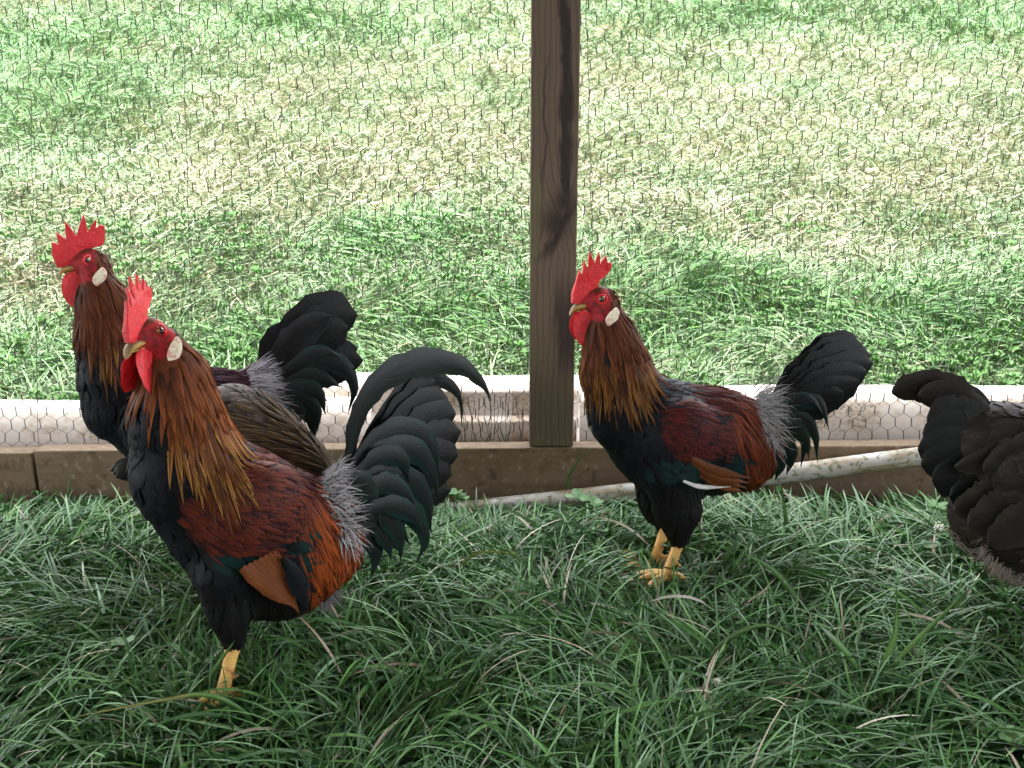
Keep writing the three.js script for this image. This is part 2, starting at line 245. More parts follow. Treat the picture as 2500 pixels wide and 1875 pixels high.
function surfaceNets(f, mn, mx, h) {
  const nx = Math.ceil((mx[0] - mn[0]) / h) + 1, ny = Math.ceil((mx[1] - mn[1]) / h) + 1, nz = Math.ceil((mx[2] - mn[2]) / h) + 1;
  const F = new Float32Array(nx * ny * nz), id = (i, j, k) => i + nx * (j + ny * k);
  const c = 4;                                                       // skip far cells: sample coarse first
  for (let k = 0; k < nz; k += c) for (let j = 0; j < ny; j += c) for (let i = 0; i < nx; i += c) {
    const d = f(mn[0] + (i + c / 2) * h, mn[1] + (j + c / 2) * h, mn[2] + (k + c / 2) * h), far = Math.abs(d) > h * c * 1.9;
    for (let kk = k; kk < Math.min(nz, k + c); kk++) for (let jj = j; jj < Math.min(ny, j + c); jj++) for (let ii = i; ii < Math.min(nx, i + c); ii++) F[id(ii, jj, kk)] = far ? d : f(mn[0] + ii * h, mn[1] + jj * h, mn[2] + kk * h);
  }
  const vi = new Int32Array(nx * ny * nz).fill(-1), pos = [], idx = [];
  for (let k = 0; k < nz - 1; k++) for (let j = 0; j < ny - 1; j++) for (let i = 0; i < nx - 1; i++) {
    let sx = 0, sy = 0, sz = 0, n = 0;
    for (let e = 0; e < 12; e++) {
      const ax = e >> 2, b = e & 3; let o0, o1;
      if (ax === 0) { o0 = [0, b & 1, b >> 1]; o1 = [1, b & 1, b >> 1]; } else if (ax === 1) { o0 = [b & 1, 0, b >> 1]; o1 = [b & 1, 1, b >> 1]; } else { o0 = [b & 1, b >> 1, 0]; o1 = [b & 1, b >> 1, 1]; }
      const a = F[id(i + o0[0], j + o0[1], k + o0[2])], d = F[id(i + o1[0], j + o1[1], k + o1[2])];
      if ((a < 0) !== (d < 0)) { const t = a / (a - d); sx += i + lerp(o0[0], o1[0], t); sy += j + lerp(o0[1], o1[1], t); sz += k + lerp(o0[2], o1[2], t); n++; }
    }
    if (n) { vi[id(i, j, k)] = pos.length / 3; pos.push(mn[0] + sx / n * h, mn[1] + sy / n * h, mn[2] + sz / n * h); }
  }
  for (let k = 1; k < nz - 1; k++) for (let j = 1; j < ny - 1; j++) for (let i = 1; i < nx - 1; i++) {
    const s = F[id(i, j, k)] < 0;
    const q = (a, b, c2, d, flip) => { if (a < 0 || b < 0 || c2 < 0 || d < 0) return; flip ? idx.push(a, b, c2, a, c2, d) : idx.push(a, c2, b, a, d, c2); };
    if (s !== F[id(i + 1, j, k)] < 0) q(vi[id(i, j - 1, k - 1)], vi[id(i, j, k - 1)], vi[id(i, j, k)], vi[id(i, j - 1, k)], s);
    if (s !== F[id(i, j + 1, k)] < 0) q(vi[id(i - 1, j, k - 1)], vi[id(i - 1, j, k)], vi[id(i, j, k)], vi[id(i, j, k - 1)], s);
    if (s !== F[id(i, j, k + 1)] < 0) q(vi[id(i - 1, j - 1, k)], vi[id(i, j - 1, k)], vi[id(i, j, k)], vi[id(i - 1, j, k)], s);
  }
  return { pos, idx };
}
const inPoly = (P, x, y) => { let c = false; for (let i = 0, j = P.length - 1; i < P.length; j = i++) { const [xi, yi] = P[i], [xj, yj] = P[j]; if ((yi > y) !== (yj > y) && x < (xj - xi) * (y - yi) / (yj - yi) + xi) c = !c; } return c; };

// flat-ish lobe swollen from an outline (wattles, ear lobes)
function pillow(P, thick, place, rings = 6) {
  let cx = 0, cy = 0; for (const p of P) { cx += p[0]; cy += p[1]; } cx /= P.length; cy /= P.length;
  const curve = new THREE.CatmullRomCurve3(P.map(p => V(p[0], p[1], 0)), true), M = 40, out = curve.getPoints(M).slice(0, M), pos = [], idx = [], uv = [];
  for (const s of [1, -1]) {
    const b = pos.length / 3; const c = place(cx, cy, s * thick); pos.push(c.x, c.y, c.z); uv.push(.5, .5);
    for (let r = 1; r <= rings; r++) for (let i = 0; i < M; i++) { const t = Math.sin(r / rings * Math.PI / 2), x = lerp(cx, out[i].x, t), y = lerp(cy, out[i].y, t), q = place(x, y, s * thick * Math.sqrt(Math.max(0, 1 - t * t))); pos.push(q.x, q.y, q.z); uv.push(x * .02, y * .02); }
    for (let i = 0; i < M; i++) { const j = (i + 1) % M; s > 0 ? idx.push(b, b + 1 + i, b + 1 + j) : idx.push(b, b + 1 + j, b + 1 + i); }
    for (let r = 0; r < rings - 1; r++) for (let i = 0; i < M; i++) { const j = (i + 1) % M, a0 = b + 1 + r * M + i, a1 = b + 1 + r * M + j; s > 0 ? idx.push(a0, a0 + M, a1, a1, a0 + M, a1 + M) : idx.push(a0, a1, a0 + M, a1, a1 + M, a0 + M); }
  }
  return mkGeo(pos, idx, null, uv);
}
function taperTube(pts, radii, seg = 10, rad = 10, scaleV = 8) {
  const curve = new THREE.CatmullRomCurve3(pts), pos = [], idx = [], uv = []; let prevN = null;
  for (let i = 0; i <= seg; i++) {
    const t = i / seg, p = curve.getPoint(t), T = curve.getTangent(t); let N = prevN ? prevN.clone().sub(T.clone().multiplyScalar(prevN.dot(T))) : (Math.abs(T.z) < .9 ? V(0, 0, 1) : V(1, 0, 0)).sub(T.clone().multiplyScalar(Math.abs(T.z) < .9 ? T.z : T.x)); N.normalize(); prevN = N; const B = T.clone().cross(N);
    const fi = t * (radii.length - 1), a = Math.floor(Math.min(fi, radii.length - 1.001)), r = lerp(radii[a], radii[a + 1], fi - a);
    for (let j = 0; j < rad; j++) { const q = j / rad * Math.PI * 2; pos.push(p.x + (N.x * Math.cos(q) + B.x * Math.sin(q)) * r, p.y + (N.y * Math.cos(q) + B.y * Math.sin(q)) * r, p.z + (N.z * Math.cos(q) + B.z * Math.sin(q)) * r); uv.push(j / rad, t * curve.getLength() * scaleV); }
  }
  for (let i = 0; i < seg; i++) for (let j = 0; j < rad; j++) { const k = (j + 1) % rad, a = i * rad + j, b = i * rad + k; idx.push(a, b, a + rad, b, b + rad, a + rad); }
  for (const e of [0, seg]) { const c = pos.length / 3, p = curve.getPoint(e / seg); pos.push(p.x, p.y, p.z); uv.push(.5, 0); for (let j = 0; j < rad; j++) { const k = (j + 1) % rad; e ? idx.push(c, e * rad + j, e * rad + k) : idx.push(c, k, j); } }
  return mkGeo(pos, idx, null, uv);
}
const C = { // linear base colours
  black: [.006, .006, .008], blue: [.007, .011, .018], teal: [.006, .023, .021], green: [.007, .026, .019], red: [.088, .017, .009], maroon: [.040, .011, .011], orange: [.30, .070, .012], gold: [.36, .15, .030], bay: [.20, .062, .018], rust: [.135, .038, .010], brownhead: [.085, .022, .010], white: [.62, .58, .60], grey: [.30, .28, .29], purple: [.045, .018, .026], henb: [.022, .017, .014], hen2: [.085, .065, .053], hengold: [.17, .105, .045], fluff: [.28, .22, .18]
};
function makeBird(S) {
  const R = rng(S.seed), beta = S.beta, Fw = V(Math.cos(beta), 0, -Math.sin(beta)), Lz = V(Math.sin(beta), 0, Math.cos(beta)), sg = Lz.z > 0 ? 1 : -1;
  const base = groundHit(...S.foot); base.y = groundH(base.x, base.z) + .01;
  const root = new THREE.Group(); root.position.copy(base); root.rotation.y = beta;
  addTop(root, S.name, S.label, S.category, S.group);
  // picture position on the bird's own upright mid-plane (shifted w metres towards the viewer) -> bird space
  const J = (px, py, w = 0) => { const d = rayDir(px, py), n = Lz, o = base.clone().add(Lz.clone().multiplyScalar(w * sg)), t = (o.clone().sub(camera.position)).dot(n) / d.dot(n), q = camera.position.clone().add(d.multiplyScalar(t)).sub(base); return V(q.dot(Fw), q.y, q.dot(Lz)); };
  const c0 = J(...S.body[Math.floor(S.body.length / 2)].slice(0, 2)), c1 = J(S.body[Math.floor(S.body.length / 2)][0], S.body[Math.floor(S.body.length / 2)][1] + 10); const mpp = c0.distanceTo(c1) / 10;
  const mppAt = (px, py, w = 0) => J(px, py, w).distanceTo(J(px, py + 10, w)) / 10;
  const prims = []; // [ax,ay,az,ra,bx,by,bz,rb,kz]
  const chain = (L, kz, w = 0) => { for (let i = 0; i < L.length - 1; i++) { const a = J(L[i][0], L[i][1], w), b = J(L[i + 1][0], L[i + 1][1], w); prims.push([a.x, a.y, a.z, L[i][2] * mppAt(L[i][0], L[i][1], w), b.x, b.y, b.z, L[i + 1][2] * mppAt(L[i + 1][0], L[i + 1][1], w), kz]); } };
  chain(S.neck, S.neckK || .85); chain(S.body, S.bodyK || .78);
  for (const L of S.thighs) chain(L.pts, .8, L.w);
  for (const L of S.extra || []) chain(L.pts, L.kz || .8, L.w || 0);
  if (S.wing) for (const s of [1, -1]) { const a = J(S.wing[0][0], S.wing[0][1]), b = J(S.wing[1][0], S.wing[1][1]); const w = S.wing[3]; prims.push([a.x, a.y, s * w, S.wing[0][2] * mpp, b.x, b.y, s * w * .85, S.wing[1][2] * mpp, S.wing[2]]); }
  // head frame
  let HD = null;
  if (S.head) {
    const hb = S.head.yaw, hs = S.head.k * mppAt(...S.head.eye), f = V(Math.cos(hb), 0, Math.sin(hb) * sg), l = V(-Math.sin(hb), 0, Math.cos(hb) * sg);  // l towards the viewer
    const p0 = J(...S.head.eye), o = p0.clone().sub(l.clone().multiplyScalar(.0125));
    const ca = Math.cos(S.head.tilt || 0), sa = Math.sin(S.head.tilt || 0);
    HD = (dx, dy, w) => { const x = (-dx * ca - dy * sa) * hs, y = (-dy * ca + dx * sa) * hs; return V(o.x + f.x * x + l.x * w, o.y + y, o.z + f.z * x + l.z * w); };
    HD.o = o; HD.f = f; HD.l = l; HD.hs = hs; HD.inv = p => { const q = p.clone().sub(o), x = q.dot(f) / hs, y = q.y / hs; return [-(x * ca - y * sa) , -(y * ca + x * sa), q.dot(l)]; };
    const hp = (a, ra, b, rb, k) => { const A = HD(a[0], a[1], 0), B = HD(b[0], b[1], 0); prims.push([A.x, A.y, A.z, ra * hs, B.x, B.y, B.z, rb * hs, k]); };
    hp([-30, 12], 14, [4, 4], 23, .85); hp([4, 4], 23, [24, 16], 25, .9); hp([-18, 22], 12, [10, 24], 18, .9);
  }
  const P = prims.map(p => { const [ax, ay, az, ra, bx, by, bz, rb, kz] = p; const dx = bx - ax, dy = by - ay, dz = (bz - az) / kz; return { ax, ay, az, ra, dx, dy, dz, rb, kz, il: 1 / (dx * dx + dy * dy + dz * dz + 1e-12) }; });
  const KS = S.smooth || .016;
  const sdf = (x, y, z) => { let d = 1e9; for (const p of P) { const qx = x - p.ax, qy = y - p.ay, qz = (z - p.az) / p.kz; let t = (qx * p.dx + qy * p.dy + qz * p.dz) * p.il; t = t < 0 ? 0 : t > 1 ? 1 : t; const ex = qx - p.dx * t, ey = qy - p.dy * t, ez = qz - p.dz * t; const e = Math.sqrt(ex * ex + ey * ey + ez * ez) - (p.ra + (p.rb - p.ra) * t); if (e < d - KS) d = e; else if (e < d + KS) { const h = .5 + .5 * (d - e) / KS; d = d + (e - d) * h - KS * h * (1 - h); } } return d; };
  const grad = p => { const e = .002; const n = V(sdf(p.x + e, p.y, p.z) - sdf(p.x - e, p.y, p.z), sdf(p.x, p.y + e, p.z) - sdf(p.x, p.y - e, p.z), sdf(p.x, p.y, p.z + e) - sdf(p.x, p.y, p.z - e)); return n.normalize(); };
  const mn = [1e9, 1e9, 1e9], mx = [-1e9, -1e9, -1e9]; for (const p of prims) for (const [k, r] of [[0, p[3]], [4, p[7]]]) for (let a = 0; a < 3; a++) { mn[a] = Math.min(mn[a], p[k + a] - r - .02); mx[a] = Math.max(mx[a], p[k + a] + r + .02); }
  const net = surfaceNets(sdf, mn, mx, .0045);
  // regions in bird space
  const regs = (S.regions || []).map(g => ({ ...g, P: g.poly.map(([a, b]) => { const q = J(a, b, g.w === undefined ? .05 : g.w); return [q.x, q.y]; }) }));
  const faceAt = p => { if (!HD) return false; const [x, y, w] = HD.inv(p); return x < 20 && x > -60 && y > -17 - x * .3 && y < 52 && Math.abs(w) < .034; };
  const lobeOut = S.head && S.head.lobe ? S.head.lobe : null;
  const headAt = p => { if (!HD) return false; const [x, y] = HD.inv(p); return x < 40 && y < 50 && y > -45 && p.distanceTo(HD.o) < 52 * HD.hs; };
  const regionAt = p => { if (faceAt(p)) return null; if (S.feathers.crown && headAt(p)) { const [x, y, w] = HD.inv(p); if (lobeOut && inPoly(lobeOut, x, y) && Math.abs(w) > .008) return null; return { type: 'crown', flow: 'neck' }; } for (const g of regs) { const jit = .006; if (inPoly(g.P, p.x + (R() - .5) * jit, p.y + (R() - .5) * jit)) return g; } return S.def; };
  const FT = S.feathers;
  const bcol = []; for (let i = 0; i < net.pos.length; i += 3) { const p = V(net.pos[i], net.pos[i + 1], net.pos[i + 2]); const g = regionAt(p); const c = g ? FT[g.type].c0 : mix3([.33, .018, .022], [.13, .014, .016], sstep(.3, .8, vnoise(p.x * 260, p.y * 260 + p.z * 200))); bcol.push(...c); }
  part(root, 'body', mkGeo(net.pos, net.idx, bcol), bodyMat);
  // feathers grown from the skin: each follows the lie of the plumage over the body and lifts towards its tip
  const tri = [], cum = []; let acc = 0; const A = V(), B = V(), Cc = V();
  for (let i = 0; i < net.idx.length; i += 3) { A.fromArray(net.pos, net.idx[i] * 3); B.fromArray(net.pos, net.idx[i + 1] * 3); Cc.fromArray(net.pos, net.idx[i + 2] * 3); const ar = B.clone().sub(A).cross(Cc.clone().sub(A)).length() / 2; acc += ar; cum.push(acc); tri.push(i); }
  const neckPts = S.neck.map(q => J(q[0], q[1]));
  const flowAt = (p, g) => {
    if (g.flow === 'neck') { let best = 1e9, d = null; for (let i = 0; i < neckPts.length - 1; i++) { const a = neckPts[i], b = neckPts[i + 1], ab = b.clone().sub(a), t = clamp(p.clone().sub(a).dot(ab) / ab.lengthSq()), e = p.distanceTo(a.clone().lerp(b, t)); if (e < best) { best = e; d = ab; } } return d.clone().normalize().add(V(g.back ? -g.back : 0, 0, 0)).normalize(); }
    return V(-g.flow[0], -g.flow[1], 0).normalize();                   // [back, down]
  };
  const bins = {};
  const emit = (g, p0) => {
    const t = FT[g.type], b = bins[t.part] || (bins[t.part] = { pos: [], idx: [], col: [], mat: t.down ? downMat : featherMat });
    const rows = t.rows || 5, L = t.len * (.7 + .6 * R()) * (g.ls || 1), W = t.wid * (.75 + .5 * R()), lift = t.lift * (.5 + R());
    let p = p0.clone(), n = grad(p), d = flowAt(p, g), tw = (R() - .5) * (t.spread || .25);
    const s0 = n.clone().cross(d).normalize(); d.addScaledVector(s0, tw).normalize();
    const k = b.pos.length / 3, tone = .7 + .6 * R(); const alt = t.alt && R() < t.altP ? t.alt : null;
    let c0 = alt ? alt[0] : t.c0, c1 = alt ? alt[1] : t.c1, cs = t.stripe || c0;
    if (t.grade) { const q = clamp((t.grade(p0, J, R) )); c1 = mix3(t.gcol, c1, q); cs = mix3(t.gcol, cs, q); c0 = mix3(t.gcol, c0, q); }
    if (HD) { const e = p0.clone().addScaledVector(d, L * .6); if (faceAt(e) || faceAt(p0.clone().addScaledVector(d, L * .3))) return; }
    for (let r = 0; r <= rows; r++) {
      const u = r / rows; 
      if (r) { d.y -= (t.droop || 0) / rows; d.addScaledVector(n, -d.dot(n) * (t.free ? 1 - u * t.free : 1)).normalize(); p.addScaledVector(d, L / rows); const s = sdf(p.x, p.y, p.z); n = grad(p); p.addScaledVector(n, (.0012 + lift * u - s) * (t.free ? 1 - u * t.free : 1)); if (t.free && s < .001) p.addScaledVector(n, .001 - s + .001); }
      const side = n.clone().cross(d).normalize(), w = W * (t.pointed ? Math.sin(Math.PI * Math.min(1, .18 + u * .82)) ** .8 * (1 - u * .45) : Math.pow(Math.max(0, Math.sin(Math.PI * (.14 + .80 * u))), .55)) * (r === rows ? (t.pointed ? .12 : .55) : 1);
      for (let q = -1; q <= 1; q++) {
        const cc = q === 0 ? mix3(c0, cs, sstep(.2, .6, u)) : mix3(c0, c1, sstep(t.cStart || .3, .9, u));
        b.pos.push(p.x + side.x * w * q * .5 + n.x * (q ? -.0006 : .0006), p.y + side.y * w * q * .5 + n.y * (q ? -.0006 : .0006), p.z + side.z * w * q * .5 + n.z * (q ? -.0006 : .0006));
        b.col.push(cc[0] * tone, cc[1] * tone, cc[2] * tone);
      }
      if (r) for (let q = 0; q < 2; q++) { const a0 = k + (r - 1) * 3 + q, a1 = k + r * 3 + q; b.idx.push(a0, a1, a0 + 1, a0 + 1, a1, a1 + 1); }
    }
  };
  const N = Math.round(acc * S.density);
  for (let i = 0; i < N; i++) {
    const q = R() * acc; let lo = 0, hi = cum.length - 1; while (lo < hi) { const m = (lo + hi) >> 1; cum[m] < q ? lo = m + 1 : hi = m; }
    const k = tri[lo]; let u = R(), v = R(); if (u + v > 1) { u = 1 - u; v = 1 - v; }
    A.fromArray(net.pos, net.idx[k] * 3); B.fromArray(net.pos, net.idx[k + 1] * 3); Cc.fromArray(net.pos, net.idx[k + 2] * 3);
    const p = A.clone().addScaledVector(B.clone().sub(A), u).addScaledVector(Cc.clone().sub(A), v);
    const g = regionAt(p); if (!g) continue; const t = FT[g.type]; if (R() < (t.dens || .5)) emit(g, p);
  }
  for (const [nm, b] of Object.entries(bins)) part(root, nm, mkGeo(b.pos, b.idx, b.col), b.mat, true);
  // long feathers: centre line in the picture, width in picture units, offset towards the viewer, colours
  const quill = (nm, pts, width, w, o = {}) => {
    const ws = Array.isArray(w) ? w : [w, w], P3 = pts.map(([a, b], i) => J(a, b, lerp(ws[0], ws[1], i / (pts.length - 1)))), cv = new THREE.CatmullRomCurve3(P3, false, 'centripetal'), NS = o.seg || 18, AC = 6, pos = [], idx = [], col = [], uv = [];
    const ca = o.c || C.black, cb = o.edge || ca, tw = o.twist || 0, lat = V(0, 0, sg), rr = rng(S.seed * 97 + Math.round(pts[0][0] * 7 + width * 31 + pts[pts.length - 1][1]));
    const notch = [rr(), rr(), rr()];
    for (let i = 0; i <= NS; i++) {
      const t = i / NS, p = cv.getPoint(t), T = cv.getTangent(t), nn = lat.clone().addScaledVector(V(0, 1, 0), tw).normalize(); let Sd = T.clone().cross(nn).normalize();
      const nrm = Sd.clone().cross(T).normalize(); let prof = Math.pow(Math.sin(Math.PI * Math.min(1, .10 + t * .9 * .985)), .38) * lerp(o.w0 || .5, 1, sstep(0, .45, t));
      const tipStart = o.pointed ? .55 : .86; if (t > tipStart) { const q = (t - tipStart) / (1 - tipStart); prof *= o.pointed ? 1 - q * .93 : Math.sqrt(Math.max(.02, 1 - q * q * .95)); }
      for (let j = 0; j <= AC; j++) {
        const s = j / AC * 2 - 1; let ww = width * (o.broad || 1) * mpp * .5 * prof * (s < 0 ? (o.asym || 1) : 1); ww *= 1 + (Math.abs(s) > .9 ? (vnoise(i * 1.7 + notch[0] * 50, s * 3) - .6) * .26 : 0);
        const cup = (1 - s * s) * width * mpp * .05; 
        pos.push(p.x + Sd.x * ww * s + nrm.x * cup, p.y + Sd.y * ww * s + nrm.y * cup, p.z + Sd.z * ww * s + nrm.z * cup);
        const k = .75 + .5 * vnoise(i * .5 + notch[1] * 40, j * .8), cc = mix3(ca, cb, sstep(.2, 1, Math.abs(s)) * (o.edgeAll ? 1 : sstep(.1, .5, t))); col.push(cc[0] * k, cc[1] * k, cc[2] * k); uv.push((s + 1) / 2, t * cv.getLength() * 6);
      }
      if (i) for (let j = 0; j < AC; j++) { const a = (i - 1) * (AC + 1) + j, b2 = i * (AC + 1) + j; idx.push(a, b2, a + 1, a + 1, b2, b2 + 1); }
    }
    return part(root, nm, mkGeo(pos, idx, col, uv), o.down ? downMat : quillMat, false, o.label);
  };
  for (const q of S.quills || []) quill(...q);
  // wisps of down
  for (const D of S.wisps || []) {
    const b = { pos: [], idx: [], col: [] };
    for (let i = 0; i < D.n; i++) {
      const a = R(), pw = D.path, fi = a * (pw.length - 1), k0 = Math.min(pw.length - 2, Math.floor(fi)), px = lerp(pw[k0][0], pw[k0 + 1][0], fi - k0) + (R() - .5) * D.jit, py = lerp(pw[k0][1], pw[k0 + 1][1], fi - k0) + (R() - .5) * D.jit;
      const w = D.w[0] + (D.w[1] - D.w[0]) * R(); let p = J(px, py, w); const ang = D.ang[0] + (D.ang[1] - D.ang[0]) * a + (R() - .5) * D.sp; let d = V(-Math.cos(ang), -Math.sin(ang), (R() - .3) * .5 * sg).normalize();
      const L = D.len * (.3 + 1.0 * R()), W = D.wid * (.5 + R()), c = mix3(D.c[0], D.c[1], R() < .3 ? .6 + .4 * R() : R() * .5), k = b.pos.length / 3, curl = (R() - .2) * (D.curl || .8);
      for (let r = 0; r <= 5; r++) { const u = r / 5; const side = V(-d.y, d.x, 0).normalize(), w2 = W * Math.sin(Math.PI * (.15 + .8 * u)); for (const q of [-.5, .5]) { b.pos.push(p.x + side.x * w2 * q, p.y + side.y * w2 * q, p.z + side.z * w2 * q); b.col.push(...c); } if (r) { const a0 = k + (r - 1) * 2; b.idx.push(a0, a0 + 2, a0 + 1, a0 + 1, a0 + 2, a0 + 3); } p.addScaledVector(d, L / 5); d.y -= curl / 5; d.normalize(); }
    }
    part(root, D.name, mkGeo(b.pos, b.idx, b.col), downMat, true);
  }
  // head parts
  if (HD && S.head.comb) {
    const hs = HD.hs, bend = S.head.combBend || 0;
    const sh = new THREE.Shape(); S.head.comb.forEach(([x, y], i) => i ? sh.lineTo(-x, -y) : sh.moveTo(-x, -y)); sh.closePath();
    const g = new THREE.ExtrudeGeometry(sh, { depth: 3, bevelEnabled: true, bevelThickness: 2.4, bevelSize: 1.6, bevelOffset: -1.2, bevelSegments: 3, curveSegments: 6 }); g.translate(0, 0, -1.5);
    const ps = g.attributes.position, uvs = g.attributes.uv; for (let i = 0; i < ps.count; i++) { const x = -ps.getX(i), y = -ps.getY(i), up = clamp(-y / 100); const q = HD(x, y, ps.getZ(i) * hs * (1.7 - .9 * up) + bend * up * up + (vnoise(x * .06, y * .06) - .5) * .0035); uvs.setXY(i, x * .01, y * .01); ps.setXYZ(i, q.x, q.y, q.z); } g.computeVertexNormals();
    part(root, 'comb', g, redMat);
    const surf = (dx, dy, s) => { let w = 0; for (let i = 0; i < 60; i++) { const q = HD(dx, dy, s * w); if (sdf(q.x, q.y, q.z) > 0) break; w += .0007; } return s * w; };
    const wt = S.head.wattle; for (const s of [1, -1]) part(root, 'wattle', pillow(wt.map(([x, y]) => [x + (s < 0 ? S.head.wshift || 0 : 0), y * (s < 0 ? .97 : 1)]), 4.2 * hs, (x, y, z) => HD(x, y, s * (.006 + clamp((y - 30) / 90) * (S.head.wspread || .008)) + z + (vnoise(x * .12, y * .08 + s * 5) - .5) * .004)), redMat);
    for (const s of [1, -1]) part(root, 'ear_lobe', pillow(S.head.lobe, 4 * hs, (x, y, z) => HD(x, y, surf(18, 38, s) + s * (.0065 + (x - 14) * hs * (S.head.lobeTilt || 0)) + z)), lobeMat);
    const be = S.head.eyeAt || [0, 0];
    for (const s of [1, -1]) { const e = part(root, 'eye', new THREE.SphereGeometry(.0056, 20, 14), irisMat); e.position.copy(HD(be[0], be[1], surf(be[0], be[1], s) - s * .0028)); const pu = part(e, 'pupil', new THREE.SphereGeometry(.0034, 14, 10), pupilMat); pu.position.copy(HD.l.clone().multiplyScalar(s * .0036).addScaledVector(HD.f, .0008)); const lid = part(root, 'eyelid', new THREE.TorusGeometry(.0066, .0016, 8, 22), redMat); lid.position.copy(HD(be[0], be[1], surf(be[0], be[1], s) + s * .0004)); lid.lookAt(lid.position.clone().add(HD.l)); }
    // beak: two mandibles lofted from profile lines (top, bottom) towards the tip
    const beak = (nm, top, bot, hw) => { const n = top.length, pos = [], idx = [], col = [], M = 10; for (let i = 0; i < n; i++) { const u = i / (n - 1), w = hw * Math.sqrt(Math.max(0, 1 - u * .96)); for (let j = 0; j < M; j++) { const q = j / M * Math.PI * 2, cy = (top[i][1] + bot[i][1]) / 2, hy = Math.abs(top[i][1] - bot[i][1]) / 2, cx = lerp(top[i][0], bot[i][0], .5 - .5 * Math.cos(q)); const v = HD(cx, cy - Math.cos(q) * hy, Math.sin(q) * w); pos.push(v.x, v.y, v.z); const dk = sstep(.5, 1, .5 + .5 * Math.cos(q)); const c = mix3([.46, .26, .07], [.06, .040, .034], dk * (1 - u * .4)); col.push(...c); } } for (let i = 0; i < n - 1; i++) for (let j = 0; j < M; j++) { const k = (j + 1) % M, a = i * M + j, b2 = i * M + k; idx.push(a, b2, a + M, b2, b2 + M, a + M); } for (const e of [0, n - 1]) { const c = pos.length / 3; const v = HD((top[e][0] + bot[e][0]) / 2, (top[e][1] + bot[e][1]) / 2, 0); pos.push(v.x, v.y, v.z); col.push(.4, .28, .1); for (let j = 0; j < M; j++) { const k = (j + 1) % M; idx.push(c, e * M + k, e * M + j); } } part(root, nm, mkGeo(pos, idx, col), beakMat); };
    beak('upper_beak', [[-30, 10], [-44, 12], [-56, 16], [-65, 24], [-70, 36], [-71, 43]], [[-30, 27], [-42, 29], [-52, 31], [-60, 33], [-67, 39], [-70.5, 44]], .0095);
    beak('lower_beak', [[-28, 26], [-40, 28], [-50, 30], [-58, 33]], [[-26, 34], [-38, 36], [-48, 36], [-58, 34.5]], .0075);
  }
  // legs: shank with scales, toes with claws, spur
  for (const L of S.legs || []) {
    const hk = J(L.hock[0], L.hock[1], L.w), an = J(L.ankle[0], L.ankle[1], L.w2 === undefined ? L.w : L.w2); if (L.ground) an.y = L.ground;
    const leg = part(root, 'leg', taperTube([hk.clone().add(V(-.004, .025, 0)), hk, hk.clone().lerp(an, .5), an], [.0105, .0108, .0082, .0078, .0098], 16, 12, 9), legMat);
    const toes = [[.6, .052], [.02, .066], [-.55, .054], [Math.PI + .1, .03]];
    for (const [ta, tl] of toes) {
      const yw = ta + (L.yaw || 0), d = V(Math.cos(yw), 0, Math.sin(yw)), gy = Math.max(.004, an.y - .012);
      const p1 = an.clone().addScaledVector(d, tl * .4); p1.y = an.y - .002; const p2 = an.clone().addScaledVector(d, tl * .75); p2.y = gy + .001; const p3 = an.clone().addScaledVector(d, tl); p3.y = gy - .003;
      const toe = part(leg, 'toe', taperTube([an.clone().add(V(0, -.002, 0)), p1, p2, p3], [.0082, .0068, .0062, .0042], 10, 9, 14), legMat);
      const cl = p3.clone().addScaledVector(d, .013); cl.y -= .005;
      const cm = new THREE.Mesh(taperTube([p3, p3.clone().lerp(cl, .5).add(V(0, .001, 0)), cl], [.0036, .0026, .0006], 5, 7), clawMat);
      cm.name = 'claw'; cm.castShadow = true; leg.add(cm);
    }
    if (S.head && S.head.comb) { const sp = hk.clone().lerp(an, .66), e = sp.clone().add(V(-.017, -.007, .004)); part(leg, 'spur', taperTube([sp, sp.clone().lerp(e, .5), e], [.0058, .004, .0012], 6, 8), legMat); }
  }
  return { root, J };
}
const combR = [[-66, 12], [-65, -9], [-60, -27], [-57, -36], [-53, -52], [-48.6, -67], [-45, -60], [-41.5, -53], [-40, -70], [-37.6, -91], [-33, -80], [-26.6, -64], [-27, -88], [-25.9, -111], [-18, -96], [-11, -81], [-7, -98], [-1.6, -112], [1.5, -95], [2.4, -77], [8, -90], [15.7, -100], [19, -90], [21, -81], [26, -84], [31, -80], [31, -68], [25, -58], [16.5, -49], [4, -42], [0, -32], [2, -20], [-18, -2], [-38, 14], [-56, 16]];
const combB = [[-70, 17], [-76, 0], [-78, -15], [-77, -30], [-76, -43], [-68, -40], [-59.6, -36], [-62, -50], [-63.5, -66], [-53, -57], [-43, -47], [-43, -70], [-40.8, -92], [-31, -76], [-19.6, -55], [-10, -80], [1.6, -108], [5, -86], [6.3, -63], [17, -80], [30, -96], [28, -83], [25, -71], [32, -76], [38, -80], [46, -77], [45, -60], [43, -44], [36, -30], [20, -27], [7.8, -24], [4, -14], [-15, -4], [-40, 14], [-58, 20]];
const wattleR = [[-58, 42], [-66, 68], [-62, 92], [-46, 113], [-29, 114], [-15, 105], [0, 81], [2, 57], [-6, 36], [-22, 26], [-41, 30]];
const lobeR = [[27, 16], [35, 27], [31, 45], [20, 55], [8.6, 61], [1, 47], [8.6, 31], [18, 22]];

